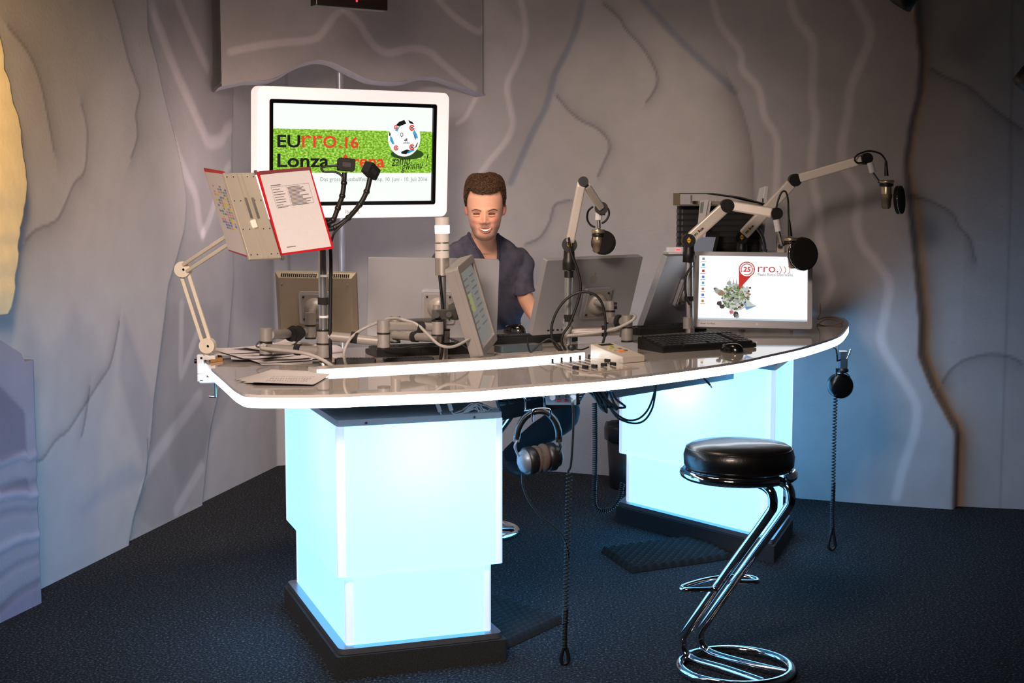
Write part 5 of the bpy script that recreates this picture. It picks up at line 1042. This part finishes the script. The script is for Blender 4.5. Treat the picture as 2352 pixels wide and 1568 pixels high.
# ================================================================ raised shelf with things behind the bright monitor
sh = thing('desk_shelf', 'white raised shelf on the desk behind the bright monitor', 'shelf', (1.07, 7.1, 1.0))
MB().box((1.07, 7.1, 1.34), (.62, .24, .02)).build('top', WHITEP, sh, .003)
for x in (.775, 1.365): MB().box((x, 7.1, 1.166), (.018, .22, .328)).build('side', WHITEP, sh, .002)
MB().box((1.07, 7.205, 1.166), (.57, .012, .328)).build('back_panel', WHITEP, sh)
ro = thing('router', 'white rounded box with a red light at the left end of the raised shelf', 'router', (.795, 7.04, 1.35)); MB().prism(rrect(.085, .05, .012), 1.351, 1.375, Matrix.Translation((.795, 7.04, 0))).build('casing', WHITEP, ro, .003); MB().box((.81, 7.0135, 1.363), (.02, .003, .006)).build('status_light', EM('red_led', (255, 40, 60), 3), ro)
sc = thing('equipment_case', 'black ribbed equipment case standing on the raised shelf', 'case', (1.02, 7.13, 1.35)); MB().prism(rrect(.40, .12, .02), 1.352, 1.575, Matrix.Translation((1.02, 7.13, 0))).build('shell', BLACKM, sc, .006)
for i in range(7): MB().prism(rrect(.404, .128, .02), 1.366+.029*i, 1.384+.029*i, Matrix.Translation((1.02, 7.13, 0))).build('rib', BLACK, sc, .003)
bn = thing('ring_binder', 'dark ring binder lying on top of the ribbed case', 'binder', (1.02, 7.13, 1.58)); BD = mat('binder_card', (58, 54, 50), .7, noise=.1)
Tn = Matrix.Translation((1.02, 7.1, 1.577)); qv = [(-.21, 0), (.21, 0), (.21, .006), (.1, .042), (-.05, .06), (-.21, .06), (-.21, .055), (-.06, .055), (.1, .036), (.18, .006), (-.205, .006), (-.205, .055)]
cv = lambda L, y0, y1, nm, m: MB().prism(L, y0, y1, Tn @ Matrix.Rotation(pi/2, 4, 'X')).build(nm, m, bn, .001)
cv([(-.21, 0), (.22, 0), (.22, .004), (-.21, .004)], -.13, .12, 'lower_cover', BD); cv([(-.21, .056), (-.05, .056), (.08, .038), (.215, .004), (.222, .007), (.085, .043), (-.05, .061), (-.21, .061)], -.13, .12, 'upper_cover', BD); cv([(-.213, 0), (-.207, 0), (-.207, .061), (-.213, .061)], -.13, .12, 'spine', mat('tan_binder_lining', (120, 104, 74), .8)); cv([(-.12, .006), (.19, .006), (.12, .02), (-.12, .022)], -.10, .115, 'pages', mat('shaded_page_block', (150, 142, 130), .9)); cv([(-.15, .01), (-.146, .01), (-.146, .05), (-.15, .05)], .06, .10, 'ring', STEEL)
for i, (a, b, c, d) in enumerate((((1600, 545), (1612, 545), (1628, 458), (1608, 460)), ((1608, 545), (1620, 545), (1634, 462), (1622, 461)))):
    q = [W(*d, 6.96+.01*i), W(*c, 6.96+.01*i), W(*b, 6.94+.01*i), W(*a, 6.94+.01*i)]; t = thing('brochure', ('front', 'rear')[i]+' one of two white brochures leaning before the ribbed case', 'brochure', q[3]); qslab(MB(), q, .004).build('sheet', PAPER, t); 
    qslab(MB(), [bil(q, .1, .05), bil(q, .5, .05), bil(q, .5, .35), bil(q, .1, .35)], .0004, .0006).build('print', mat('brochure_print', (130, 134, 130), .7, noise=.3, scale=60), t)
q = [W(1598, 530, 6.97), W(1655, 532, 6.97), W(1643, 584, 6.90), W(1585, 584, 6.90)]; t = thing('tablet', 'black tablet with a pale screen leaning on the raised shelf', 'tablet', q[3]); qslab(MB(), q, .01).build('casing', BLACK, t, .002); qslab(MB(), [bil(q, .08, .25), bil(q, .86, .25), bil(q, .86, 1), bil(q, .08, 1)], .0006, .0008).build('screen', EMS('tablet_screen', (150, 150, 160), .45), t)
q = [W(1757, 427, 7.16), W(1766, 428, 7.16), W(1752, 578, 7.14), W(1728, 578, 7.14)]; t = thing('white_tablet', 'white tablet standing edge-on at the right of the ribbed case', 'tablet', q[3]); qslab(MB(), q, .16).build('casing', WHITEP, t, .004); MB().box(W(1752, 460, 7.155), (.006, .003, .02)).build('switch', BLACK, t)
t = thing('lamp_neck', 'curved chrome neck rising from the raised shelf behind the arms', 'lamp', W(1757, 576, 7.03)); MB().tube(catmull([W(1757, 578, 7.03), W(1756, 562, 7.03), W(1750, 540, 7.03), W(1738, 524, 7.03), W(1728, 518, 7.03)], 6), .0095, 10).build('neck', CHROME, t); MB().cyl(W(1757, 580, 7.03), W(1757, 572, 7.03), .016, seg=16).build('base', CHROME, t)
t = thing('speaker_box', 'beige upright box behind the microphone over the bright monitor', 'box', W(1792, 580, 7.03)); MB().box(W(1792, 560, 7.05), (.035, .04, .085)).build('casing', CREAM, t, .003); MB().cyl(W(1792, 566, 7.029), W(1792, 566, 7.027), .012, seg=14).build('grille', BLACK, t)
# office chair, only its back shows
oc = thing('office_chair', 'black padded office chair seen between the two silver monitors', 'chair', (.93, 7.40, 0)); To = Matrix.Translation((.93, 7.40, 0)) @ Matrix.Rotation(pi+.25, 4, 'Z')
MB().ball((0, .0, .93), 1, (.22, .05, .24), 20, 14, To).build('backrest', LEA, oc); MB().ball((0, -.22, .52), 1, (.24, .24, .05), 20, 10, To).build('seat', LEA, oc); cy_ = MB().cyl(To @ Vector((0, -.2, .06)), To @ Vector((0, -.2, .5)), .03); cy_.build('column', BLACK, oc); MB().tube([To @ Vector((0, -.2, .47)), To @ Vector((0, .02, .5)), To @ Vector((0, .05, .8))], .02, 8).build('back_stem', BLACK, oc)
for k in range(5): a = 2*pi*k/5; MB().bar(To @ Vector((0, -.2, .07)), To @ Vector((.22*math.cos(a), -.2+.22*math.sin(a), .05)), .03, .03).build('base_spoke', BLACK, oc, .004); MB().ball(To @ Vector((.22*math.cos(a), -.2+.22*math.sin(a), .026)), .026, seg=10, rings=6).build('castor', BLACK, oc)
# ================================================================ overhead
t = thing('hanging_display', 'dark box with a tiny red light hanging at the top of the picture', 'display', W(808, 22, 6.6)); a, b = W(726, 14, 6.55), W(891, 23, 6.75); M = Mx((a+b)/2, Vector((b.x-a.x, b.y-a.y, 0)), None, Vector((0, 0, 1))); Lw = Vector((b.x-a.x, b.y-a.y)).length
MB().box((0, .03, .14), (Lw, .06, .28), M).build('casing', mat('dark_brown_box', (34, 26, 23), .35), t, .004); MB().box((0, -.001, .15), (Lw-.03, .004, .24), M).build('panel', mat('brown_reflection_panel', (46, 32, 28), .12), t); MB().ball((.02, -.004, .033), .005, (1, .6, 1), 10, 6, M).build('indicator', EM('red_led', (255, 40, 60), 3), t)  # lighter brown of the panel stands in for a reflection
for s in (-1, 1): MB().cyl(M @ Vector((s*Lw*.4, .03, .27)), M @ Vector((s*Lw*.4, .03, ZC-(M.translation.z))), .006, seg=8).build('rod', BLACK, t)
def spotlight(label, p, d, r=.06, L=.2):
    t = thing('spotlight', label, 'spotlight', p); R = frame(d).to_4x4(); R.translation = Vector(p); MB().lathe([(r*.6, -L), (r*.9, -L*.85), (r, -L*.2), (r*1.05, 0), (r*.92, 0), (r*.85, -.03)], 26, R).build('housing', BLACK, t); MB().cyl(Vector(p)-Vector(d).normalized()*L*.5, (p[0], p[1], ZC), .009, seg=8).build('stem', BLACK, t); MB().lathe([(.045, ZC-.03), (.045, ZC)], 16, Matrix.Translation((p[0], p[1], 0))).build('canopy', BLACK, t)
spotlight('black spotlight peeking in at the top edge on the right', W(2062, 8, 6.2), (-.5, .4, -.8)); spotlight('black spotlight cut by the right picture edge', W(2352, 195, 6.0), (-.35, .6, -.75), .05, .16)
# ================================================================ the seated man
SKIN = mat('skin', (214, 160, 132), .5, vcol=True, noise=.03, scale=60, spec=.35)
HC = W(1114, 476, 6.41); sp = 1/522.0
zz = lambda y: (476-y)*sp                     # heights and widths of the head are given by its outline, one unit = one picture line
xx = lambda x: (x-1114)*sp
prof = [(401, .006, .012, .012, .0), (404, .040, .040, .045, .0), (410, .060, .064, .072, .0), (420, .073, .083, .092, .0), (435, .081, .095, .106, .0), (455, .084, .101, .110, .0), (475, .081, .103, .106, .0), (490, .076, .101, .098, .0),
        (505, .072, .100, .085, .0), (520, .066, .099, .066, .0), (530, .058, .097, .050, .0), (539, .051, .093, .030, .0), (546, .041, .085, .008, .0), (551, .027, .072, -.02, .0), (554, .006, .050, -.035, .0)]
pz = np.array([zz(p[0]) for p in prof])[::-1]; pa = np.array([p[1] for p in prof])[::-1]; pf = np.array([p[2] for p in prof])[::-1]; pb = np.array([p[3] for p in prof])[::-1]
def gauss(x, z, cx, cz, sx, sz): return np.exp(-((x-xx(cx))/sx)**2-((z-zz(cz))/sz)**2)
def relief(x, z):
    t = np.clip((zz(484)-z)/(zz(484)-zz(510)), 0, 1.0); d = (.006+.029*t**1.3)*np.exp(-((x-xx(1114))/(.0085+.005*t))**2)*np.where(z > zz(484), np.exp(-((z-zz(484))/.006)**2), np.where(z < zz(510), np.exp(-((z-zz(510))/.007)**2), 1))
    d = d+.014*(gauss(x, z, 1105.5, 511, .0065, .0055)+gauss(x, z, 1122.5, 511, .0065, .0055))-.006*(gauss(x, z, 1109, 515.5, .004, .003)+gauss(x, z, 1119, 515.5, .004, .003))-.004*(gauss(x, z, 1099, 515, .005, .010)+gauss(x, z, 1130, 515, .005, .010))
    d = d-.010*(gauss(x, z, 1096, 489, .016, .0085)+gauss(x, z, 1131, 489, .016, .0085))+.005*(gauss(x, z, 1097, 481, .022, .006)+gauss(x, z, 1130, 481, .022, .006))
    d = d+.010*(gauss(x, z, 1091, 506, .017, .013)+gauss(x, z, 1138, 506, .017, .013))+.006*gauss(x, z, 1115, 522, .03, .014)
    d = d-.012*np.exp(-((x-xx(1115.5))/.027)**4-((z-zz(526.5)+.25*((x-xx(1115.5))/.03)**2*.02)/.0065)**2)+.007*gauss(x, z, 1116, 545, .02, .010)+.004*gauss(x, z, 1116, 536, .016, .005)
    return d
def head_pt(th, z, grow=0.0):                # th = 0 faces the viewer
    a = np.interp(z, pz, pa)+grow; f = np.interp(z, pz, pf)+grow; b = np.interp(z, pz, pb)+grow; s, c = np.sin(th), np.cos(th); n = 2.35
    cy = (f-b)/2*0; dep = np.where(c > 0, f, np.maximum(b, .004)); k = (np.abs(s)**n+np.abs(c)**n)**(-1/n)
    x = a*s*k; y = -dep*c*k
    y = np.where((c < 0) & (b < .01), -(-b)*np.ones_like(y)+y*0.2-.0, y)
    return x, y, z
def face_y(x, z):
    a = np.interp(z, pz, pa); f = np.interp(z, pz, pf); n = 2.35
    return -(f*(np.clip(1-(np.abs(x)/a)**n, 0, 1))**(1/n)+relief(np.array(x), np.array(z)))
hv = []; seg, rings = 120, 110; zl = np.linspace(pz[0], pz[-1], rings+1); th = np.linspace(0, 2*pi, seg, endpoint=False)
for z in zl:
    x, y, _ = head_pt(th, np.full(seg, z)); w_ = np.clip(np.cos(th), 0, 1)**.5
    y = y-relief(x, np.full(seg, z))*w_*(np.cos(th) > 0)
    hv += [(HC.x+a, HC.y+b, HC.z+z) for a, b in zip(x, y)]
body = MB(); body.add(hv, [(i*seg+k, i*seg+(k+1) % seg, (i+1)*seg+(k+1) % seg, (i+1)*seg+k) for i in range(rings) for k in range(seg)]+[tuple(range(seg))[::-1], tuple(range(rings*seg, rings*seg+seg))], True)
def loft(mb, rr, n=2.4, seg=40):             # rings: (x, y, z, half width, half depth[, tilt])
    vs = []
    for r in rr:
        for k in range(seg):
            a = 2*pi*k/seg; s, c = math.sin(a), math.cos(a); q = (abs(s)**n+abs(c)**n)**(-1/n); t = r[5] if len(r) > 5 else 0
            vs.append((r[0]+r[3]*c*q, r[1]+r[4]*s*q*math.cos(t), r[2]+r[4]*s*q*math.sin(t)))
    m = len(rr); mb.add(vs, [(i*seg+k, i*seg+(k+1) % seg, (i+1)*seg+(k+1) % seg, (i+1)*seg+k) for i in range(m-1) for k in range(seg)]+[tuple(range(seg))[::-1], tuple(range((m-1)*seg, m*seg))], True)
TOR = [(-.12, 6.94, .82, .165, .125), (-.12, 6.92, .90, .165, .122), (-.122, 6.87, 1.02, .168, .118), (-.126, 6.80, 1.14, .182, .120), (-.132, 6.73, 1.24, .198, .120), (-.136, 6.69, 1.31, .210, .108), (-.137, 6.665, 1.36, .196, .092), (-.136, 6.645, 1.395, .160, .080), (-.134, 6.63, 1.425, .108, .072), (-.132, 6.615, 1.45, .076, .066)]
loft(body, [(r[0], r[1], r[2], r[3]-.010, r[4]-.009) for r in TOR])
loft(body, [(-.134, 6.64, 1.36, .072, .066), (-.131, 6.60, 1.43, .060, .060), (-.126, 6.54, 1.475, .056, .058), (HC.x, 6.475, 1.52, .056, .060), (HC.x, 6.45, 1.57, .055, .06)])
def limb(mb, pts, rs, n=7, sq=1.0): mb.tube(catmull(pts, n), [float(np.interp(i/(n*(len(pts)-1)), np.linspace(0, 1, len(rs)), rs)) for i in range(n*(len(pts)-1)+1)], 16, sq=sq)
shR, elR, wrR = Vector((.035, 6.69, 1.325)), W(1207, 683, 6.70), Vector((.118, 6.47, 1.062))
shL, elL, wrL = Vector((-.31, 6.70, 1.325)), Vector((-.40, 6.66, 1.12)), Vector((-.33, 6.42, 1.062))
limb(body, [shR, shR*.55+elR*.45, elR, elR*.45+wrR*.55, wrR], [.042, .041, .037, .036, .024]); limb(body, [shL, shL*.55+elL*.45, elL, elL*.45+wrL*.55, wrL], [.042, .041, .037, .036, .024])
def hand(wr, d, side):                       # relaxed hand on the desk, palm down
    d = Vector(d).normalized(); r = d.cross(Vector((0, 0, 1))).normalized()*side
    pm_ = MB(); pal = [wr+d*t for t in (-.01, .02, .05, .085)]; loft_ = []
    body.tube(pal, [.020, .026, .032, .030], 14, sq=.55)
    for k, (o, L, b) in enumerate(((-.026, .066, .0085), (-.009, .076, .009), (.009, .072, .0088), (.025, .058, .0078))):
        p0 = wr+d*.075+r*o; body.tube(catmull([p0, p0+d*L*.42+Vector((0, 0, .008)), p0+d*L*.78-Vector((0, 0, .004)), p0+d*L-Vector((0, 0, .020))], 4), b, 10)
    p0 = wr+d*.018-r*.022; body.tube(catmull([p0, p0+d*.03-r*.022-Vector((0, 0, .006)), p0+d*.06-r*.030-Vector((0, 0, .014))], 4), .0098, 10)
hand(wrR, (.1, -1, -.12), 1); hand(wrL, (-.1, -1, -.12), -1)
hipR, knR, anR = Vector((-.045, 6.93, .84)), W(1300, 946, 6.52), W(1172, 1052, 6.66)
hipL, knL, anL = Vector((-.20, 6.93, .84)), Vector((-.43, 6.55, .69)), Vector((-.36, 6.68, .40))
for h, k, a in ((hipR, knR, anR), (hipL, knL, anL)): limb(body, [h, h*.5+k*.5, k, k*.5+a*.5, a], [.08, .07, .05, .045, .03])
for x in (1072, 1157.5): body.ball((HC.x+xx(x), HC.y+.012, HC.z+zz(479)), 1, (.012, .018, .030), 16, 12); body.ball((HC.x+xx(x+(3 if x < 1100 else -3)), HC.y+.01, HC.z+zz(486)), 1, (.012, .014, .018), 12, 8)
man = thing('person', 'smiling man in a dark grey V-neck shirt sitting behind the monitors and looking down', 'person', (-.12, 6.95, 0))
def remeshed(mb, name, m, voxel, it=2, cut=None, colour=None, bump=None):
    tmp = mb.build(name+'_tmp', m); md = tmp.modifiers.new('r', 'REMESH'); md.mode = 'VOXEL'; md.voxel_size = voxel; sm = tmp.modifiers.new('s', 'SMOOTH'); sm.factor = .5; sm.iterations = it
    dg = bpy.context.evaluated_depsgraph_get(); me = bpy.data.meshes.new_from_object(tmp.evaluated_get(dg)); bpy.data.objects.remove(tmp); me.name = name
    n = len(me.vertices); co = np.empty(n*3, np.float32); me.vertices.foreach_get('co', co); co = co.reshape(-1, 3).astype(float)
    if bump is not None: co = bump(co, me)
    if colour is not None:
        at = me.attributes.new('Col', 'FLOAT_COLOR', 'POINT'); at.data.foreach_set('color', np.concatenate([colour(co), np.ones((n, 1))], 1).reshape(-1).astype(np.float32))
    loc = co-np.array(TM[man.name].translation); me.vertices.foreach_set('co', loc.reshape(-1).astype(np.float32))
    if cut is not None:
        kill = cut(co); bm = bmesh.new(); bm.from_mesh(me); bm.verts.ensure_lookup_table(); bmesh.ops.delete(bm, geom=[bm.verts[i] for i in np.nonzero(kill)[0]], context='VERTS'); bm.to_mesh(me); bm.free()
    me.polygons.foreach_set('use_smooth', [True]*len(me.polygons)); me.update(); me.materials.clear(); me.materials.append(m)
    o = bpy.data.objects.new(name, me); COL.objects.link(o); o.parent = man; TM[o.name] = TM[man.name]; return o
def proj(co):
    Y = co[:, 1]; Z = co[:, 2]-H; d = Y*math.cos(P)-Z*math.sin(P); return 1176+F*co[:, 0]/d, 784-F*(Z*math.cos(P)+Y*math.sin(P))/d
sk, bl, st_, ered = (np.array(lin(c)) for c in ((218, 166, 140), (214, 138, 118), (120, 84, 64), (206, 128, 110)))
def skin_col(co):
    c = np.ones((len(co), 3))*sk; x = co[:, 0]-HC.x; z = co[:, 2]-HC.z; fr_ = (co[:, 1] < HC.y) & (z < .16) & (z > -.17)
    mix = lambda c, k, q: c*(1-k[:, None])+q*k[:, None]
    c = mix(c, fr_*.75*np.clip(gauss(x, z, 1091, 505, .02, .016)+gauss(x, z, 1138, 505, .02, .016), 0, 1), bl); c = mix(c, fr_*.55*gauss(x, z, 1114, 509, .012, .010), bl)
    jaw = np.clip((zz(512)-z)/.022, 0, 1)*np.clip((z-zz(562))/.02, 0, 1); side = np.clip((np.abs(x)-.030)/.02, 0, 1)+np.clip((zz(538)-z)/.012, 0, 1); c = mix(c, (co[:, 1] < HC.y+.05)*np.clip(jaw*side, 0, 1)*.62, st_)
    c = mix(c, fr_*.5*np.exp(-((z-zz(518.5))/.0045)**2-((x-xx(1115))/.022)**4), st_)
    c = mix(c, ((np.abs(x) > .074) & (np.abs(z-zz(480)) < .035) & (np.abs(co[:, 1]-HC.y) < .05))*.7, ered)
    c = mix(c, fr_*.75*np.clip(gauss(x, z, 1109.5, 515.5, .0035, .0022)+gauss(x, z, 1118.5, 515.5, .0035, .0022), 0, 1), np.array(lin((90, 44, 36))))  # nostril shade painted into the skin colour
    c = mix(c, fr_*.35*np.clip(np.exp(-((x-xx(1098)+.35*(z-zz(516)))/.0022)**2-((z-zz(517))/.008)**2)+np.exp(-((x-xx(1133)-.35*(z-zz(516)))/.0022)**2-((z-zz(517))/.008)**2), 0, 1), np.array(lin((150, 88, 70))))  # crease shade from nose to mouth, also painted in
    return c
remeshed(body, 'body', SKIN, .0036, 1, None, skin_col)
# clothes
SHIRT = mat('charcoal_blue_jersey', (74, 74, 88), .92, noise=.16, scale=35, bump=.25, bscale=500, spec=.2)
shirt = MB(); loft(shirt, TOR)
for a, b in ((shR, elR), (shL, elL)): limb(shirt, [a+(Vector((-.134, 6.66, 1.33))-a)*.45, a, a*.45+b*.55, a*.12+b*.88], [.062, .060, .054, .052])
VN = [(1076, 520), (1075, 533), (1084, 549), (1096, 570), (1108, 591), (1126, 622), (1138, 624), (1145, 592), (1145, 562), (1143, 537), (1142, 520)]
def inpoly(px, py, poly):
    ins = np.zeros(len(px), bool)
    for (x0, y0), (x1, y1) in zip(poly, poly[1:]+poly[:1]): ins ^= ((y0 > py) != (y1 > py)) & (px < (x1-x0)*(py-y0)/((y1-y0) or 1e-9)+x0)
    return ins
def shirt_cut(co): px, py = proj(co); return inpoly(px, py, VN) & (co[:, 1] < 6.68)
def folds(co, me):
    no = np.empty(len(co)*3, np.float32); me.vertices.foreach_get('normal', no); no = no.reshape(-1, 3); x, y, z = co.T
    h = .0045*np.sin(x*62+9*np.sin(z*7)+z*14)*np.clip((1.42-z)/.2, 0, 1)+.003*np.sin(z*75+x*30)*(np.abs(x+.135) > .15)+.002*np.sin(x*120+z*60)
    return co+no*h[:, None]
remeshed(shirt, 'shirt', SHIRT, .0055, 3, shirt_cut, None, folds)
cl = MB(); cp = []
for x, y in catmull([Vector(p) for p in VN[1:10]], 4):
    zt = H-(y-451.6)*6.56/F; best = None
    for Yt in np.linspace(6.42, 6.90, 160):
        q = W(x, y, Yt); i = max(0, min(len(TOR)-2, next((k for k in range(len(TOR)-1) if TOR[k][2] <= q.z <= TOR[k+1][2]), len(TOR)-2))); t = (q.z-TOR[i][2])/(TOR[i+1][2]-TOR[i][2]); r = [u*(1-t)+v*t for u, v in zip(TOR[i], TOR[i+1])]
        e = (abs((q.x-r[0])/r[3])**2.4+abs((q.y-r[1])/r[4])**2.4)
        if e <= 1.06: best = q; break
    if best is not None: cp.append(best)
if len(cp) > 3: cl.tube(cp, .0078, 8).build('collar', mat('dark_collar_rib', (58, 58, 72), .9), man)
DEN = mat('dark_denim', (18, 20, 25), .9, noise=.2, scale=60, bump=.2, bscale=500)
je = MB()
for h, k, a in ((hipR, knR, anR), (hipL, knL, anL)): limb(je, [h, h*.5+k*.5, k, k*.5+a*.5, a], [.105, .088, .068, .060, .052])
loft(je, [(-.12, 6.93, .74, .15, .12), (-.12, 6.94, .82, .175, .135), (-.12, 6.92, .92, .172, .128)])
remeshed(je, 'jeans', DEN, .009, 3)
def shoe(a, d):
    d = Vector(d).normalized(); r = Vector((-d.y, d.x, 0)).normalized(); b = MB(); rr = []
    pr = [(-.07, .02, .0, .07), (-.05, .036, .0, .085), (0, .038, .0, .09), (.06, .041, .0, .065), (.12, .043, .0, .048), (.165, .036, .0, .038), (.185, .018, .004, .026)]; seg = 20; vs = []
    for t, w_, lo, hi in pr:
        for k in range(seg): q = 2*pi*k/seg; vs.append(a+d*t+r*w_*math.cos(q)+Vector((0, 0, -.09+(lo+hi)/2+(hi-lo)/2*math.sin(q))))
    b.add(vs, [(i*seg+k, i*seg+(k+1) % seg, (i+1)*seg+(k+1) % seg, (i+1)*seg+k) for i in range(len(pr)-1) for k in range(seg)]+[tuple(range(seg))[::-1], tuple(range((len(pr)-1)*seg, len(pr)*seg))], True)
    b.build('shoe', mat('dark_grey_shoe', (44, 46, 50), .6, noise=.15, scale=40), man)
shoe(anR+Vector((-.012, .02, .03)), (.35, -.9, 0)); shoe(anL+Vector((0, 0, .02)), (-.2, -1, 0))
# hair, brows, eyes, mouth
hm = MB(); ns, nr_ = 96, 26; vs = []; r5 = np.random.default_rng(5); wob = r5.normal(0, 1, (ns, nr_+1))
def hairline(t):                             # lower rim of the hair by direction
    a = abs((t+pi) % (2*pi)-pi); return float(np.interp(a, [0, .35, .62, .82, 1.0, 1.25, 1.5, 1.75, 2.2, pi], [zz(446), zz(446), zz(442), zz(436), zz(450), zz(472), zz(474), zz(462), zz(505), zz(512)]))
for i in range(ns):
    t = 2*pi*i/ns; z0 = hairline(t); z1 = pz[-1]
    for j in range(nr_+1):
        f = j/nr_; z = z0+(z1-z0)*(1-(1-f)**1.3); g_ = .003+.007*min(1, f*4)**.7*(.6+.5*f); w_ = wob[i, j]*.0012*min(1, f*5)
        x, y, _ = head_pt(np.array([t]), np.array([min(z, z1-.0005)]), g_+w_)
        sw = .006*math.sin(x[0]*60+z*40)*f
        vs.append((HC.x+float(x[0]), HC.y+float(y[0])-(.004 if math.cos(t) > .5 else 0)*(1-f), HC.z+z+g_*f*.9+sw*.6+w_))
hm.add(vs, [(i*(nr_+1)+j, ((i+1) % ns)*(nr_+1)+j, ((i+1) % ns)*(nr_+1)+j+1, i*(nr_+1)+j+1) for i in range(ns) for j in range(nr_)]+[tuple(i*(nr_+1)+nr_ for i in range(ns))], True)
HAIR = mat('brown_hair', (70, 49, 34), .6, noise=.45, scale=120, bump=.8, bscale=260, spec=.3)
hm.build('hair', HAIR, man, label='short dark brown hair')
lk = MB(); r6 = random.Random(9)
for k in range(1500):                         # short locks combed forward and to one side, lying on the cap
    t = r6.uniform(-1.7, 1.7) if k < 1000 else r6.uniform(0, 2*pi); f = r6.random()**.8*.96; z0 = hairline(t); z = z0+(pz[-1]-.004-z0)*f; up2 = []
    dt = r6.uniform(.02, .16)*(1 if r6.random() < .75 else -1); df = r6.uniform(-.16, .05) if f > .15 else r6.uniform(-.03, .04); L = r6.uniform(.5, 1.1)
    for q in (0, .5, 1.0):
        tt = t+dt*q*L; ff = min(.985, max(-.02, f+df*q*L)); zq = z0+(pz[-1]-.004-z0)*ff; g_ = .003+.007*min(1, max(0, ff)*4)**.7*(.6+.5*ff)+.0015+.0018*q
        x, y, _ = head_pt(np.array([tt]), np.array([zq]), g_); up2.append(HC+Vector((float(x[0]), float(y[0])-(.003 if math.cos(tt) > .5 else 0)*(1-ff), zq+g_*max(0, ff)*.9)))
    lk.tube(up2, [.0022, .0019, .0005], 5)
lk.build('hair_tufts', HAIR, man, kind='stuff')
def fpt(x, y, off=0.0): X, Z = xx(x), zz(y); return HC+Vector((X, float(face_y(X, Z))-off, Z))
BRW = mat('brown_brow', (96, 64, 44), .8)
for pts in (((1084, 484), (1092, 480.5), (1100, 481.5), (1106, 484.5)), ((1122, 484.5), (1128, 481.5), (1136, 480), (1144, 483))): MB().tube(catmull([fpt(x, y, .0012) for x, y in pts], 5), [.0008]+[.0018]*14+[.0007], 6).build('eyebrow', BRW, man)
EYE = mat('dark_eye', (20, 14, 12), .4); LID = mat('eyelid_skin', (196, 138, 116), .5)
for cx, s in ((1095.5, -1), (1130, 1)):
    MB().tube(catmull([fpt(cx-8, 490+(.8 if s > 0 else 1.2), .0015), fpt(cx-3, 491, .003), fpt(cx+3, 491, .003), fpt(cx+8, 490+(1.2 if s > 0 else .8), .0015)], 5), [.0006, .0016]+[.0022]*12+[.0016, .0006], 7).build('eye', EYE, man)
    MB().tube(catmull([fpt(cx-9, 490, .001), fpt(cx-3, 487.4, .003), fpt(cx+3, 487.4, .003), fpt(cx+9, 489.6, .001)], 5), .0022, 7).build('eyelid', LID, man); MB().tube(catmull([fpt(cx-8, 495, .0006), fpt(cx, 496.5, .002), fpt(cx+8, 495, .0006)], 5), .0022, 7).build('lower_lid', LID, man)
def mp(x, y, off): X, Z = xx(x), zz(y); return HC+Vector((X, -.1035-.004+1.6*(X-xx(1115.5))**2*8-off, Z))
mo = MB(); up_ = [(1101, 521.5), (1106, 524.5), (1112, 526), (1118, 526), (1125, 524), (1130.5, 520.5)]; lo_ = [(1101, 521.5), (1105, 527.5), (1111, 532), (1118, 532.5), (1125, 528.5), (1130.5, 520.5)]
U6 = catmull([Vector(p) for p in up_], 5); L6 = catmull([Vector(p) for p in lo_], 5); n6 = len(U6)
mo.add([mp(p.x, p.y, .0005) for p in U6]+[mp(p.x, p.y, .0005) for p in L6], [(i, n6+i, n6+i+1, i+1) for i in range(n6-1)], True); mo.build('mouth', mat('mouth_dark_red', (104, 34, 32), .5), man)
te = MB(); T6 = [Vector((p.x, p.y+(q.y-p.y)*.55)) for p, q in zip(U6, L6)]
te.add([mp(p.x, p.y, .002) for p in U6]+[mp(p.x, p.y, .003) for p in T6], [(i, n6+i, n6+i+1, i+1) for i in range(n6-1)], True); te.build('teeth', mat('teeth', (236, 228, 216), .3), man)
LIP = mat('lip_pink', (182, 104, 94), .45)
MB().tube([mp(p.x, p.y-.6, .001) for p in U6], [.0006]+[.0016]*(n6-2)+[.0006], 7).build('lip', LIP, man); MB().tube([mp(p.x, p.y+.8, .0015) for p in L6], [.0006]+[.0027]*(n6-2)+[.0006], 7).build('lip', LIP, man)
